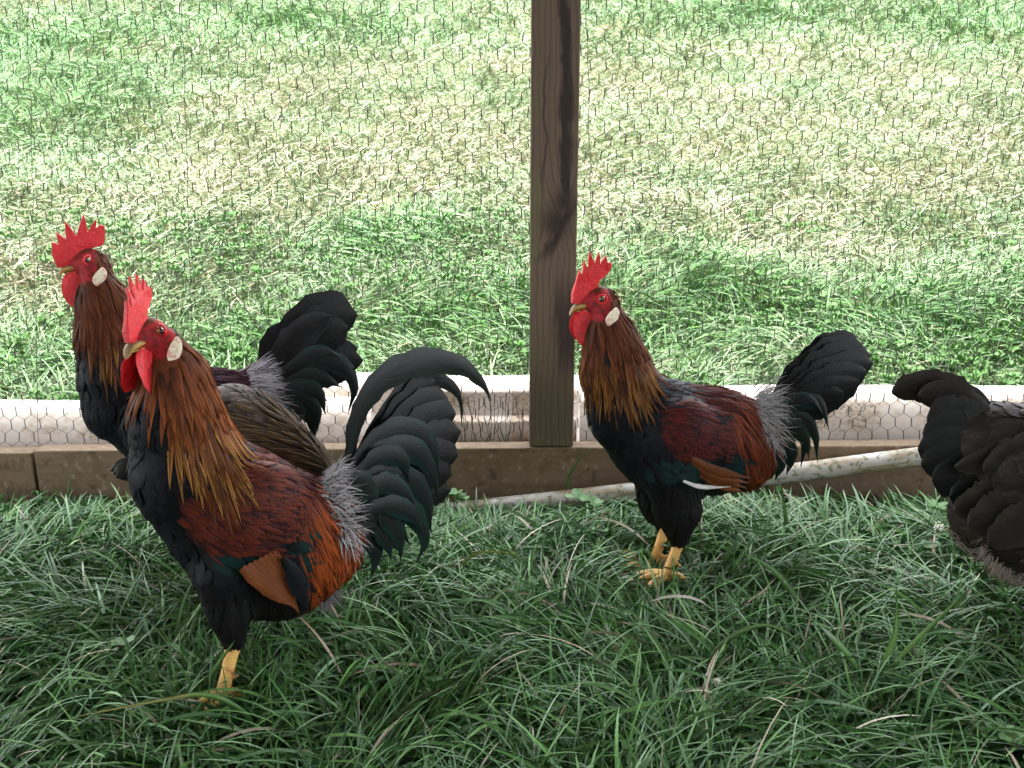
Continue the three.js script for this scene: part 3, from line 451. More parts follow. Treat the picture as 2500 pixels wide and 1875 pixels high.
const roosterFeathers = {
  crown: { part: 'hackle_feathers', len: .013, wid: .0042, lift: .0012, rows: 4, c0: C.brownhead, c1: [.12, .030, .010], stripe: [.05, .014, .008], dens: 1.6, pointed: true, spread: .5 },
  hackle: { part: 'hackle_feathers', len: .054, wid: .0072, lift: .0038, rows: 7, c0: [.10, .026, .009], c1: [.27, .080, .014], stripe: [.12, .030, .009], dens: .95, pointed: true, spread: .3, cStart: .1, alt: [[.05, .015, .008], [.11, .028, .010]], altP: .4 },
  hackleLow: { part: 'hackle_feathers', len: .062, wid: .0068, lift: .005, rows: 8, c0: [.16, .042, .010], c1: [.52, .25, .06], stripe: [.06, .020, .008], dens: .85, pointed: true, spread: .35, droop: .3, cStart: .15, alt: [[.04, .013, .008], [.20, .060, .014]], altP: .42 },
  black: { part: 'breast_feathers', len: .026, wid: .015, lift: .0022, c0: C.black, c1: [.0075, .008, .011], dens: .5, spread: .3, alt: [C.black, C.blue], altP: .35 },
  thigh: { part: 'thigh_feathers', len: .03, wid: .009, lift: .003, c0: [.007, .0065, .007], c1: [.008, .0075, .008], dens: .6, spread: .6 },
  back: { part: 'back_feathers', len: .034, wid: .011, lift: .002, c0: C.black, c1: [.010, .010, .014], dens: .7, spread: .3, alt: [C.black, C.maroon], altP: .25 },
  bow: { part: 'wing_feathers', len: .030, wid: .0075, lift: .0018, c0: C.maroon, c1: C.red, stripe: C.red, dens: 1, spread: .3, alt: [[.02, .007, .007], [.045, .009, .009]], altP: .4 },
  bar: { part: 'wing_feathers', len: .034, wid: .017, lift: .0024, c0: C.black, c1: C.blue, stripe: C.teal, dens: .7, spread: .2, alt: [C.black, C.teal], altP: .4 },
  saddle: { part: 'saddle_feathers', len: .085, wid: .0062, lift: .004, rows: 8, c0: [.085, .018, .012], c1: [.36, .080, .014], stripe: [.20, .040, .010], dens: .9, pointed: true, spread: .35, cStart: .2, alt: [C.black, [.06, .016, .010]], altP: .34 },
  saddleTop: { part: 'saddle_feathers', len: .05, wid: .0055, lift: .003, rows: 6, c0: C.maroon, c1: [.13, .030, .018], stripe: C.maroon, dens: .9, pointed: true, spread: .35, alt: [C.black, C.purple], altP: .3 },
  tailbase: { part: 'tail_covert_feathers', len: .05, wid: .013, lift: .004, c0: C.black, c1: C.green, dens: .6, spread: .4 },
};
const darkNeck = { ...roosterFeathers, hackle: { ...roosterFeathers.hackle, c0: [.065, .017, .007], c1: [.17, .050, .011], stripe: [.07, .018, .007] }, hackleLow: { ...roosterFeathers.hackleLow, c0: [.11, .030, .008], c1: [.38, .17, .038], stripe: [.03, .012, .007] },
  bow: { ...roosterFeathers.bow, c1: [.070, .010, .008], stripe: [.07, .010, .008], altP: .5 }, saddle: { ...roosterFeathers.saddle, c1: [.25, .050, .012], stripe: [.14, .028, .009], altP: .42 } };
const HK = { w0: .4, pointed: true };
const SK = (c = C.green) => ({ c: [.008, .011, .011], edge: c, pointed: true, w0: .6, twist: .12, broad: 1.12 });
const MT = { c: [.006, .006, .0065], edge: [.007, .007, .008], w0: .65, twist: .1, broad: 1.55 };

// right-hand rooster, in profile beside the post
const rooster2 = () => makeBird({
  name: 'rooster', label: 'rooster with yellow legs standing beside the wooden post', category: 'rooster', group: 'roosters in the pen', seed: 11, beta: Math.PI + .16, foot: [1612, 1408], density: 21000,
  neck: [[1478, 742, 27], [1490, 828, 56], [1503, 905, 74], [1536, 985, 84]],
  body: [[1540, 1008, 98], [1622, 1062, 124], [1742, 1078, 118], [1832, 1078, 88], [1880, 1040, 52], [1915, 1000, 34]],
  thighs: [{ w: .042, pts: [[1640, 1150, 70], [1655, 1245, 46], [1658, 1316, 17]] }, { w: -.042, pts: [[1615, 1150, 66], [1612, 1225, 42], [1622, 1284, 15]] }],
  wing: [[1640, 1050, 88], [1790, 1110, 62], .5, .05],
  head: { eye: [1465.4, 727.7], yaw: .05, k: 1, comb: combR, wattle: wattleR, lobe: lobeR, combBend: .004 },
  def: { type: 'black', flow: [.55, .85] },
  regions: [
    { type: 'hackle', flow: 'neck', back: .05, w: .02, poly: [[1450, 690], [1480, 690], [1620, 760], [1600, 850], [1400, 850], [1420, 780]] },
    { type: 'hackleLow', flow: 'neck', back: .03, w: .03, poly: [[1400, 850], [1580, 850], [1582, 890], [1560, 930], [1490, 948], [1430, 915]] },
    { type: 'bow', flow: [1, .35], poly: [[1600, 995], [1650, 975], [1720, 985], [1790, 1050], [1790, 1090], [1700, 1105], [1630, 1110], [1590, 1060]] },
    { type: 'bar', flow: [1, .3], poly: [[1560, 1100], [1630, 1108], [1700, 1105], [1790, 1080], [1800, 1130], [1760, 1160], [1640, 1170], [1560, 1140]] },
    { type: 'saddle', flow: [.4, 1], poly: [[1750, 985], [1830, 965], [1870, 1010], [1880, 1150], [1800, 1160], [1790, 1080]] },
    { type: 'saddleTop', flow: [1, .45], poly: [[1670, 920], [1790, 935], [1860, 970], [1840, 1010], [1750, 1000], [1690, 985]] },
    { type: 'back', flow: [1, .4], poly: [[1560, 870], [1680, 900], [1700, 1000], [1600, 1000], [1540, 950]] },
    { type: 'thigh', flow: [.12, 1], poly: [[1585, 1165], [1720, 1165], [1720, 1340], [1585, 1340]] },
    { type: 'tailbase', flow: [1, -.2], poly: [[1870, 930], [1960, 930], [1960, 1160], [1880, 1160]] }],
  feathers: darkNeck,
  quills: [
    ['tail_feather', [[1880, 1010], [1960, 905], [2040, 845], [2098, 842]], 54, -.014, MT], ['tail_feather', [[1880, 1015], [1960, 920], [2040, 862], [2112, 852]], 60, -.004, MT],
    ['tail_feather', [[1880, 1020], [1965, 935], [2050, 880], [2124, 868]], 62, .004, MT], ['tail_feather', [[1882, 1025], [1970, 955], [2050, 905], [2130, 886]], 62, .010, MT],
    ['tail_feather', [[1885, 1030], [1970, 970], [2045, 930], [2116, 906]], 60, .016, MT], ['tail_feather', [[1885, 1036], [1965, 990], [2030, 960], [2098, 930]], 56, .021, MT], ['tail_feather', [[1885, 1040], [1955, 1005], [2010, 982], [2060, 958]], 48, .026, MT],
    ['sickle_feather', [[1890, 1030], [1945, 985], [2000, 985], [2024, 1050]], 36, .03, SK(C.teal)], ['sickle_feather', [[1890, 1050], [1940, 1020], [1985, 1050], [1996, 1130]], 34, .034, SK(C.green)], ['sickle_feather', [[1890, 1060], [1935, 1040], [1968, 1080], [1975, 1120]], 32, .037, SK()], ['sickle_feather', [[1880, 1040], [1930, 985], [1975, 975], [2010, 1010]], 34, .032, SK(C.teal)],
    ['sickle_feather', [[1875, 1080], [1915, 1085], [1930, 1120], [1920, 1160]], 40, .036, SK()], ['sickle_feather', [[1865, 1090], [1890, 1110], [1902, 1140], [1893, 1172]], 40, .04, SK()], ['sickle_feather', [[1890, 1040], [1945, 1030], [1965, 1070], [1955, 1140]], 40, .028, SK()],
    ...[0, 1, 2, 3].map(i => ['wing_quill', [[1690, 1120 + i * 7], [1740, 1146 + i * 9], [1790, 1160 + i * 11], [1835 - i * 6, 1168 + i * 12]], 24, .083 - i * .003, { c: i % 2 ? C.bay : C.rust, edge: [.10, .028, .010], edgeAll: true, pointed: true, w0: .8 }]),
    ['wing_quill', [[1668, 1174], [1700, 1186], [1740, 1190], [1785, 1188]], 11, .094, { c: [.75, .72, .72], edge: [.6, .58, .58], pointed: true, w0: .7, label: 'white wing feather' }]],
  wisps: [{ name: 'tail_down', n: 640, path: [[1850, 965], [1862, 1000], [1872, 1040], [1875, 1085]], jit: 30, w: [.02, .055], ang: [-.5, 1.2], sp: 1.3, len: .042, wid: .0012, curl: 1.6, c: [[.42, .39, .405], [.014, .014, .016]] }],
  legs: [{ hock: [1658, 1322], ankle: [1630, 1402], w: .042 }, { hock: [1624, 1290], ankle: [1592, 1385], w: -.035, yaw: .1 }],
});
// front-left rooster, three-quarter towards the viewer
const rooster1 = () => makeBird({
  name: 'rooster', label: 'nearest rooster with orange neck, dark red back and long arched tail feathers', category: 'rooster', group: 'roosters in the pen', seed: 23, beta: Math.PI + .70, foot: [552, 1706], density: 21000,
  neck: [[412, 835, 30], [428, 925, 70], [432, 1025, 98], [455, 1120, 120]],
  body: [[470, 1165, 130], [580, 1262, 150], [692, 1325, 158], [785, 1305, 112], [845, 1235, 70], [890, 1150, 44]],
  thighs: [{ w: .035, pts: [[560, 1400, 74], [566, 1490, 45], [570, 1566, 19]] }, { w: -.045, pts: [[560, 1400, 80], [566, 1480, 48], [570, 1540, 18]] }],
  extra: [{ pts: [[620, 1390, 100], [705, 1395, 98]], kz: .8 }],
  wing: [[600, 1230, 108], [730, 1340, 82], .5, .05],
  head: { eye: [383, 807], yaw: .58, k: 1.2, comb: combR, wattle: wattleR.map(([x, y]) => [x, 30 + (y - 30) * 1.14]), lobe: lobeR.map(([x, y]) => [x * .72 - 17, y * 1.3 - 12]), lobeTilt: .8, combBend: -.006, wspread: .012 },
  def: { type: 'black', flow: [.45, .9] },
  regions: [
    { type: 'hackle', flow: 'neck', back: .05, w: .02, poly: [[380, 760], [470, 770], [560, 985], [390, 985], [340, 930], [350, 880]] },
    { type: 'hackleLow', flow: 'neck', back: .08, ls: 1.25, w: .04, poly: [[385, 985], [560, 985], [560, 1055], [535, 1105], [480, 1125], [430, 1080]] },
    { type: 'bow', flow: [.9, .5], poly: [[430, 1190], [520, 1150], [640, 1100], [690, 1160], [690, 1290], [640, 1330], [500, 1340], [430, 1280]] },
    { type: 'bar', flow: [1, .35], poly: [[470, 1320], [560, 1340], [660, 1320], [690, 1290], [700, 1390], [640, 1420], [540, 1400]] },
    { type: 'saddle', flow: [.35, 1], poly: [[660, 1200], [760, 1170], [830, 1240], [850, 1400], [760, 1410], [690, 1390], [680, 1290]] },
    { type: 'saddleTop', flow: [1, .6], poly: [[600, 1070], [700, 1110], [800, 1180], [780, 1230], [680, 1230], [640, 1150]] },
    { type: 'back', flow: [1, .5], poly: [[530, 1040], [600, 1060], [660, 1120], [600, 1150], [500, 1150]] },
    { type: 'thigh', flow: [.1, 1], poly: [[480, 1420], [640, 1420], [760, 1440], [760, 1560], [480, 1600]] },
    { type: 'tailbase', flow: [1, -.3], poly: [[820, 1100], [960, 1100], [960, 1340], [840, 1320]] }],
  feathers: roosterFeathers,
  quills: [
    // long sickles
    ['sickle_feather', [[852, 1130], [872, 1020], [935, 925], [1035, 884], [1125, 893], [1180, 940], [1199, 978]], 62, .022, { ...SK([.016, .028, .024]), seg: 30 }],
    ['sickle_feather', [[870, 1120], [935, 1010], [1010, 935], [1075, 928], [1120, 965], [1128, 1044]], 44, -.02, { ...SK([.016, .018, .016]), seg: 26 }],
    // main tail
    ['tail_feather', [[880, 1150], [960, 1040], [1030, 960], [1062, 930]], 60, -.012, MT], ['tail_feather', [[885, 1155], [970, 1060], [1040, 990], [1092, 972]], 66, -.006, MT], ['tail_feather', [[890, 1160], [980, 1085], [1060, 1020], [1112, 1010]], 66, .0, MT], ['tail_feather', [[890, 1165], [990, 1110], [1070, 1070], [1124, 1052]], 64, .005, MT], ['tail_feather', [[890, 1170], [990, 1130], [1070, 1110], [1118, 1110]], 62, .009, MT], ['tail_feather', [[890, 1180], [990, 1155], [1060, 1150], [1102, 1160]], 60, .012, MT], ['tail_feather', [[895, 1190], [985, 1190], [1050, 1200], [1100, 1196]], 56, -.004, MT],
    // green side sickles
    ['sickle_feather', [[860, 1140], [930, 1062], [1010, 1052], [1060, 1100], [1070, 1160]], 58, .03, SK(C.teal)], ['sickle_feather', [[862, 1150], [940, 1095], [1010, 1098], [1055, 1150], [1068, 1215]], 56, .034, SK(C.teal)], ['sickle_feather', [[865, 1160], [930, 1110], [985, 1125], [1000, 1180]], 44, .042, SK(C.teal)],
    ['sickle_feather', [[868, 1180], [935, 1150], [1005, 1175], [1045, 1230], [1052, 1290]], 56, .038, SK(C.teal)], ['sickle_feather', [[870, 1200], [930, 1180], [985, 1200], [1020, 1240]], 50, .046, SK(C.teal)], ['sickle_feather', [[872, 1220], [935, 1205], [1000, 1245], [1038, 1320], [1015, 1375]], 54, .042, SK(C.green)], ['sickle_feather', [[880, 1250], [950, 1232], [1010, 1260], [1034, 1310]], 46, .054, SK(C.teal)],
    ['sickle_feather', [[880, 1260], [935, 1260], [975, 1310], [978, 1372]], 44, .048, SK(C.green)], ['sickle_feather', [[880, 1270], [925, 1290], [948, 1330], [955, 1365]], 44, .046, SK()], ['sickle_feather', [[870, 1280], [905, 1320], [918, 1360], [905, 1412]], 44, .04, SK()], ['sickle_feather', [[850, 1160], [880, 1170], [910, 1220], [930, 1290]], 44, .05, SK()],
    ['sickle_feather', [[880, 1150], [900, 1200], [960, 1260], [1000, 1330]], 70, .026, SK()], ['sickle_feather', [[880, 1170], [960, 1190], [1020, 1230], [1055, 1300]], 70, .020, SK()], ['sickle_feather', [[860, 1200], [890, 1260], [930, 1300], [985, 1350]], 70, .03, SK()],
    // wing bay
    ...[0, 1, 2, 3, 4, 5, 6].map(i => ['wing_quill', [[668 - i * 13, 1345 + i * 7], [690 - i * 10.5, 1395 + i * 4], [708 - i * 5, 1440 + i * 3], [732 - i * 2, 1502 - i * 3]], 27, .077 + i * .0006, { c: [.155, .046, .014], edge: [.145, .042, .013], edgeAll: true, pointed: true, w0: .9 }]),
    ['wing_quill', [[690, 1360], [720, 1410], [738, 1450], [752, 1500]], 46, .084, { c: C.black, edge: C.blue, pointed: true }]],
  wisps: [{ name: 'tail_down', n: 720, path: [[805, 1160], [800, 1190], [822, 1240], [840, 1290], [850, 1325]], jit: 38, w: [.03, .07], ang: [-.7, 1.2], sp: 1.5, len: .034, wid: .0011, curl: 2.2, c: [[.42, .39, .405], [.014, .014, .016]] },
    { name: 'belly_down', n: 240, path: [[770, 1450], [800, 1430]], jit: 36, w: [-.03, .04], ang: [.8, 1.2], sp: 1, len: .028, wid: .0016, c: [[.12, .11, .11], [.03, .03, .03]] }],
  legs: [{ hock: [570, 1572], ankle: [544, 1694], w: .035 }, { hock: [572, 1545], ankle: [560, 1640], w: -.045, ground: .012 }],
});
// back-left rooster with the tall comb
const rooster3 = () => makeBird({
  name: 'rooster', label: 'upright rooster farthest left with spiky comb, behind the nearest rooster', category: 'rooster', group: 'roosters in the pen', seed: 37, beta: Math.PI + .34, foot: [480, 1400], density: 21000,
  neck: [[225, 652, 27], [250, 740, 52], [258, 828, 60], [278, 918, 80]],
  body: [[302, 990, 88], [400, 1025, 108], [520, 1012, 104], [600, 990, 70], [640, 930, 42]],
  thighs: [{ w: .042, pts: [[455, 1110, 66], [480, 1215, 44], [490, 1290, 16]] }, { w: -.042, pts: [[470, 1110, 66], [495, 1210, 42], [505, 1285, 15]] }],
  wing: [[400, 1010, 88], [540, 1050, 60], .42, .06],
  head: { eye: [214, 633], yaw: .05, k: 1, comb: combB, wattle: wattleR, lobe: lobeR.map(([x, y]) => [x + 5, y]), combBend: -.004 },
  def: { type: 'black', flow: [.5, .9] },
  regions: [
    { type: 'hackle', flow: 'neck', back: .05, w: .02, poly: [[200, 590], [240, 600], [380, 720], [370, 800], [180, 800], [180, 690]] },
    { type: 'hackleLow', flow: 'neck', back: .03, w: .03, poly: [[205, 800], [350, 800], [345, 850], [315, 880], [250, 860], [222, 830]] },
    { type: 'saddleTop', flow: [1, .3], poly: [[380, 880], [620, 880], [640, 960], [560, 990], [400, 980]] },
    { type: 'bow', flow: [1, .35], poly: [[330, 960], [500, 980], [500, 1080], [330, 1080]] },
    { type: 'saddle', flow: [.5, 1], poly: [[500, 970], [640, 960], [640, 1080], [520, 1100]] },
    { type: 'thigh', flow: [.1, 1], poly: [[400, 1110], [560, 1110], [560, 1320], [400, 1320]] },
    { type: 'tailbase', flow: [1, -.3], poly: [[620, 860], [700, 860], [700, 1040], [640, 1040]] }],
  feathers: { ...darkNeck, saddleTop: { ...roosterFeathers.saddleTop, c1: [.075, .028, .040], c0: C.purple, stripe: C.purple } },
  quills: [
    ['tail_feather', [[640, 920], [660, 850], [700, 805], [730, 790]], 40, -.012, { ...MT, edge: C.blue, pointed: true }],
    ['tail_feather', [[645, 930], [710, 830], [790, 756], [858, 748]], 66, -.004, MT], ['tail_feather', [[648, 935], [720, 850], [800, 785], [872, 768]], 66, .004, MT], ['tail_feather', [[650, 940], [725, 870], [800, 815], [850, 800]], 62, .01, MT], ['tail_feather', [[655, 925], [700, 850], [755, 800], [806, 772]], 48, .02, { ...MT, edge: [.02, .02, .024] }],
    ['tail_feather', [[655, 950], [730, 900], [800, 870], [872, 850]], 58, .006, MT], ['tail_feather', [[655, 955], [740, 915], [810, 885], [886, 880]], 58, .012, MT], ['tail_feather', [[655, 960], [730, 930], [800, 905], [866, 900]], 54, .016, MT],
    ['sickle_feather', [[660, 935], [740, 880], [790, 858], [834, 872]], 40, .024, SK(C.green)], ['sickle_feather', [[665, 940], [760, 882], [820, 885], [864, 940], [850, 1010]], 44, .018, SK([.014, .03, .028])],
    ['sickle_feather', [[655, 960], [720, 925], [790, 925], [833, 945]], 46, .022, SK(C.green)], ['sickle_feather', [[655, 965], [720, 950], [775, 960], [795, 1012]], 46, .026, SK(C.green)], ['sickle_feather', [[655, 975], [715, 965], [770, 1000], [776, 1055]], 42, .028, SK(C.teal)], ['sickle_feather', [[660, 970], [720, 980], [762, 1030], [765, 1092]], 36, .024, SK(C.green)], ['sickle_feather', [[655, 985], [700, 985], [730, 1010], [722, 1042]], 44, .03, SK(C.teal)], ['sickle_feather', [[645, 990], [680, 995], [705, 1010], [700, 1030]], 40, .032, SK()], ['sickle_feather', [[650, 940], [700, 930], [750, 940], [800, 980]], 60, .015, SK()]],
  wisps: [{ name: 'tail_down', n: 600, path: [[612, 905], [622, 940], [645, 975], [680, 1005]], jit: 22, w: [.02, .055], ang: [-.5, .8], sp: .9, len: .038, wid: .0013, curl: 1.2, c: [[.55, .51, .56], [.04, .04, .045]] }],
  legs: [{ hock: [490, 1296], ankle: [475, 1392], w: .042 }, { hock: [505, 1290], ankle: [500, 1385], w: -.04 }],
});
const henFeathers = {
  back: { part: 'back_feathers', len: .034, wid: .017, lift: .003, c0: C.henb, c1: C.hen2, stripe: [.045, .034, .028], dens: .5, spread: .35, alt: [C.henb, [.10, .075, .058]], altP: .3 },
  dark: { part: 'body_feathers', len: .042, wid: .022, lift: .003, c0: [.015, .012, .0105], c1: [.028, .021, .017], stripe: [.018, .014, .012], dens: .45, spread: .35, alt: [[.015, .012, .0105], [.040, .030, .024]], altP: .3 },
  hackle: { part: 'hackle_feathers', len: .06, wid: .0075, lift: .006, rows: 6, c0: [.03, .02, .014], c1: C.hengold, stripe: [.016, .012, .010], dens: .8, pointed: true, spread: .4, cStart: .1 },
  fluff: { part: 'vent_down', len: .03, wid: .004, lift: .007, c0: [.13, .10, .085], c1: [.20, .16, .13], dens: 1, spread: 1.2, down: true },
};
// hen with its head down behind the nearest rooster
makeBird({
  name: 'hen', label: 'brown hen with gold-striped neck, head down between the two left roosters', category: 'hen', group: 'hens in the pen', seed: 51, beta: .06, foot: [560, 1490], density: 20000,
  neck: [[835, 1262, 24], [795, 1200, 34], [735, 1130, 50], [650, 1075, 66]],
  body: [[420, 1090, 50], [490, 1060, 80], [570, 1050, 96], [650, 1085, 84]], neckK: .85, bodyK: .85,
  thighs: [{ w: .035, pts: [[560, 1160, 60], [565, 1260, 38], [555, 1340, 14]] }, { w: -.035, pts: [[580, 1160, 60], [590, 1260, 38], [580, 1340, 14]] }],
  head: { eye: [838, 1275], yaw: 0, k: .9, tilt: .9 },
  def: { type: 'back', flow: [1, .15] },
  regions: [{ type: 'hackle', flow: [.9, -.1], w: .03, poly: [[605, 1035], [900, 1035], [900, 1350], [700, 1300], [620, 1130]] }],
  feathers: henFeathers,
  quills: [-.02, -.01, 0, .01, .02].map((w, i) => ['tail_feather', [[440, 1080], [380, 1115], [330, 1140], [270 + Math.abs(i - 2) * 7, 1148 + (i - 2) * 9]], 62, w, { c: [.012, .010, .010], edge: [.016, .013, .012], w0: .7 }]),
  legs: [{ hock: [555, 1345], ankle: [560, 1478], w: .035 }, { hock: [580, 1345], ankle: [590, 1470], w: -.035 }],
});
// dark hen leaving the picture at the right
makeBird({
  name: 'hen', label: 'dark brown hen seen from its tail at the right edge', category: 'hen', group: 'hens in the pen', seed: 67, beta: -.10, foot: [2540, 1550], density: 16000,
  neck: [[2845, 850, 30], [2820, 930, 48], [2780, 1020, 78], [2720, 1090, 110]],
  body: [[2355, 1060, 50], [2420, 1090, 98], [2520, 1150, 150], [2640, 1150, 150], [2710, 1110, 120]], bodyK: .8,
  extra: [{ pts: [[2450, 1250, 110], [2560, 1280, 120]], kz: .85 }],
  thighs: [{ w: .045, pts: [[2590, 1290, 80], [2570, 1400, 48], [2555, 1460, 17]] }, { w: -.045, pts: [[2620, 1290, 80], [2610, 1400, 48], [2600, 1460, 17]] }],
  wing: [[2640, 1110, 100], [2470, 1130, 70], .45, .07],
  head: { eye: [2850, 830], yaw: 0, k: 1 },
  def: { type: 'dark', flow: [1, .25] },
  regions: [{ type: 'fluff', flow: [1, 1], w: .03, poly: [[2330, 1305], [2410, 1320], [2440, 1380], [2560, 1410], [2560, 1440], [2330, 1440]] }, { type: 'back', flow: [1, .1], poly: [[2470, 900], [2700, 900], [2700, 1040], [2580, 1030], [2490, 1010]] }],
  feathers: henFeathers,
  quills: [
    ['tail_feather', [[2420, 1020], [2330, 960], [2250, 942], [2176, 958]], 84, .0, { c: [.012, .009, .008], edge: [.020, .012, .008], w0: .8 }], ['tail_feather', [[2430, 1030], [2360, 985], [2300, 965], [2240, 966]], 84, .012, { c: [.012, .009, .008], edge: [.016, .011, .009] }],
    ['tail_feather', [[2430, 1060], [2370, 1030], [2310, 1020], [2262, 1022]], 70, .018, MT], ['tail_feather', [[2430, 1080], [2370, 1060], [2310, 1055], [2252, 1062]], 70, .022, MT], ['tail_feather', [[2440, 1100], [2370, 1090], [2300, 1095], [2240, 1094]], 70, .026, MT], ['tail_feather', [[2440, 1110], [2370, 1120], [2310, 1125], [2248, 1134]], 70, .03, MT], ['tail_feather', [[2440, 1130], [2380, 1150], [2320, 1165], [2275, 1168]], 70, .034, MT],
    ['tail_feather', [[2450, 1150], [2400, 1180], [2360, 1205], [2318, 1212]], 66, .038, MT],
    ['covert_feather', [[2470, 1090], [2430, 1110], [2390, 1130], [2330, 1140]], 56, .05, { c: [.018, .0145, .013], edge: [.034, .027, .023], w0: .8 }], ['covert_feather', [[2510, 1080], [2470, 1100], [2440, 1125], [2400, 1150]], 60, .062, { c: [.018, .0145, .013], edge: [.034, .027, .023], w0: .8 }],
    ['covert_feather', [[2480, 1160], [2430, 1200], [2390, 1225], [2328, 1248]], 90, .056, { c: [.018, .0145, .013], edge: [.030, .022, .018], w0: .9 }], ['covert_feather', [[2500, 1190], [2460, 1230], [2420, 1260], [2360, 1282]], 100, .066, { c: [.018, .0145, .013], edge: [.030, .022, .018], w0: .9 }], ['covert_feather', [[2540, 1230], [2500, 1270], [2460, 1300], [2410, 1322]], 100, .074, { c: [.018, .0145, .013], edge: [.030, .022, .018], w0: .9 }]],
  wisps: [{ name: 'vent_down', n: 700, path: [[2400, 1318], [2418, 1350], [2440, 1380], [2480, 1400], [2540, 1410]], jit: 22, w: [-.04, .05], ang: [.7, 1.3], sp: 1.2, len: .016, wid: .001, c: [[.26, .21, .18], [.11, .085, .07]] }],
  legs: [{ hock: [2558, 1455], ankle: [2545, 1540], w: .045, yaw: 0 }, { hock: [2600, 1455], ankle: [2600, 1535], w: -.045 }],
});
rooster1(); rooster2(); rooster3();

// ---------------------------------------------------------------- grass
const grassMat = new THREE.MeshPhysicalMaterial({ color: 0xffffff, roughness: .5, side: THREE.DoubleSide, specularIntensity: .7 });
function bladeGeo(a0, a1, twist, seed) {           // unit length; leans from angle a0 to a1 off the vertical
  const N = 7, pos = [], idx = [], uv = [], r = rng(seed); let x = 0, y = 0, z = 0, lat = (r() - .5) * .7;
  for (let i = 0; i <= N; i++) {
    const u = i / N, a = lerp(a0, a1, u ** .8), w = (i === N ? .04 : Math.pow(1 - u, .45) * (.75 + .5 * Math.min(1, u * 3))) * .5, ta = twist * u, yaw = lat * u;
    const sx = -Math.sin(yaw) * Math.cos(ta), sz = Math.cos(yaw) * Math.cos(ta), sy = Math.sin(ta);
    for (const q of [-1, 0, 1]) { pos.push(x + sx * w * q * .04 + (q ? 0 : 0), y + sy * w * q * .04 - (q ? 0 : .006 * (1 - u)), z + sz * w * q * .04); uv.push(q * .5 + .5, u); }
    x += Math.sin(a) * Math.cos(yaw) / N; z += Math.sin(a) * Math.sin(yaw) / N; y += Math.cos(a) / N;
    if (i) for (let q = 0; q < 2; q++) { const A0 = (i - 1) * 3 + q, B0 = i * 3 + q; idx.push(A0, B0, A0 + 1, A0 + 1, B0, B0 + 1); }
  }
  return mkGeo(pos, idx, null, uv);
}
const lyingBlades = [[.7, 1.75], [.9, 1.7], [.5, 1.9], [1.1, 1.65], [.35, 1.6], [.8, 2.0]].map(([a, b], i) => bladeGeo(a, b, (i % 3 - 1) * 1.1, 100 + i));
const standBlades = [[.1, .9], [.25, 1.3], [.05, .5], [.3, 1.6]].map(([a, b], i) => bladeGeo(a, b, (i % 3 - 1) * .9, 200 + i));
const strawBlades = [[1.35, 1.6], [1.45, 1.7], [1.25, 1.75]].map(([a, b], i) => bladeGeo(a, b, (i - 1) * .6, 300 + i));
const roundLeaf = (() => { const pos = [], idx = []; for (let l = 0; l < 3; l++) { const a = l * 2.094, k = pos.length / 3, dx = Math.cos(a), dz = Math.sin(a); for (let i = 0; i <= 4; i++) { const t = i / 4, w = .42 * Math.sin(Math.PI * (.08 + .78 * t)) ** .75; for (const q of [-1, 0, 1]) pos.push(dx * t - dz * w * q, .9 + .25 * t + Math.abs(q) * w * .35, dz * t + dx * w * q); if (i) for (let q = 0; q < 2; q++) { const A = k + (i - 1) * 3 + q, B = k + i * 3 + q; idx.push(A, B, A + 1, A + 1, B, B + 1); } } } return mkGeo(pos, idx); })();
function scatter(name, label, category, lists) {   // lists: array of {geo, items:[x,y,z,yaw,len,wid,pitch,r,g,b]}
  const grp = new THREE.Group(); grp.userData.kind = 'stuff'; 
  addTop(grp, name, label, category);
  const m4 = new THREE.Matrix4(), q = new THREE.Quaternion(), e = new THREE.Euler(), col = new THREE.Color();
  lists.forEach(({ geo, items }) => {
    if (!items.length) return;
    const im = new THREE.InstancedMesh(geo, grassMat, items.length); im.name = name + '_blades'; im.userData.kind = 'stuff'; im.castShadow = im.receiveShadow = true;
    items.forEach((t, i) => { e.set(t[6] * .6, t[3], t[6], 'YXZ'); q.setFromEuler(e); m4.compose(V(t[0], t[1], t[2]), q, geo === roundLeaf ? V(t[4], t[5], t[4]) : V(t[4], t[4], t[5] / .04)); im.setMatrixAt(i, m4); im.setColorAt(i, col.setRGB(t[7], t[8], t[9])); });
    grp.add(im);
  });
}
const feet = [[1640, 1412], [1592, 1398], [1535, 1404]].map(([a, b]) => groundHit(a, b));
const greens = [[.044, .126, .024], [.062, .158, .031], [.036, .102, .028], [.080, .176, .040], [.048, .128, .036]];
const lawnGreens = [[.088, .170, .066], [.110, .190, .080], [.074, .150, .064], [.130, .200, .095], [.094, .178, .085]];   // mown, drying turf, paled further to paint in the open-field brightness
const straws = [[.38, .30, .225], [.33, .28, .20], [.40, .35, .28], [.32, .23, .17]];
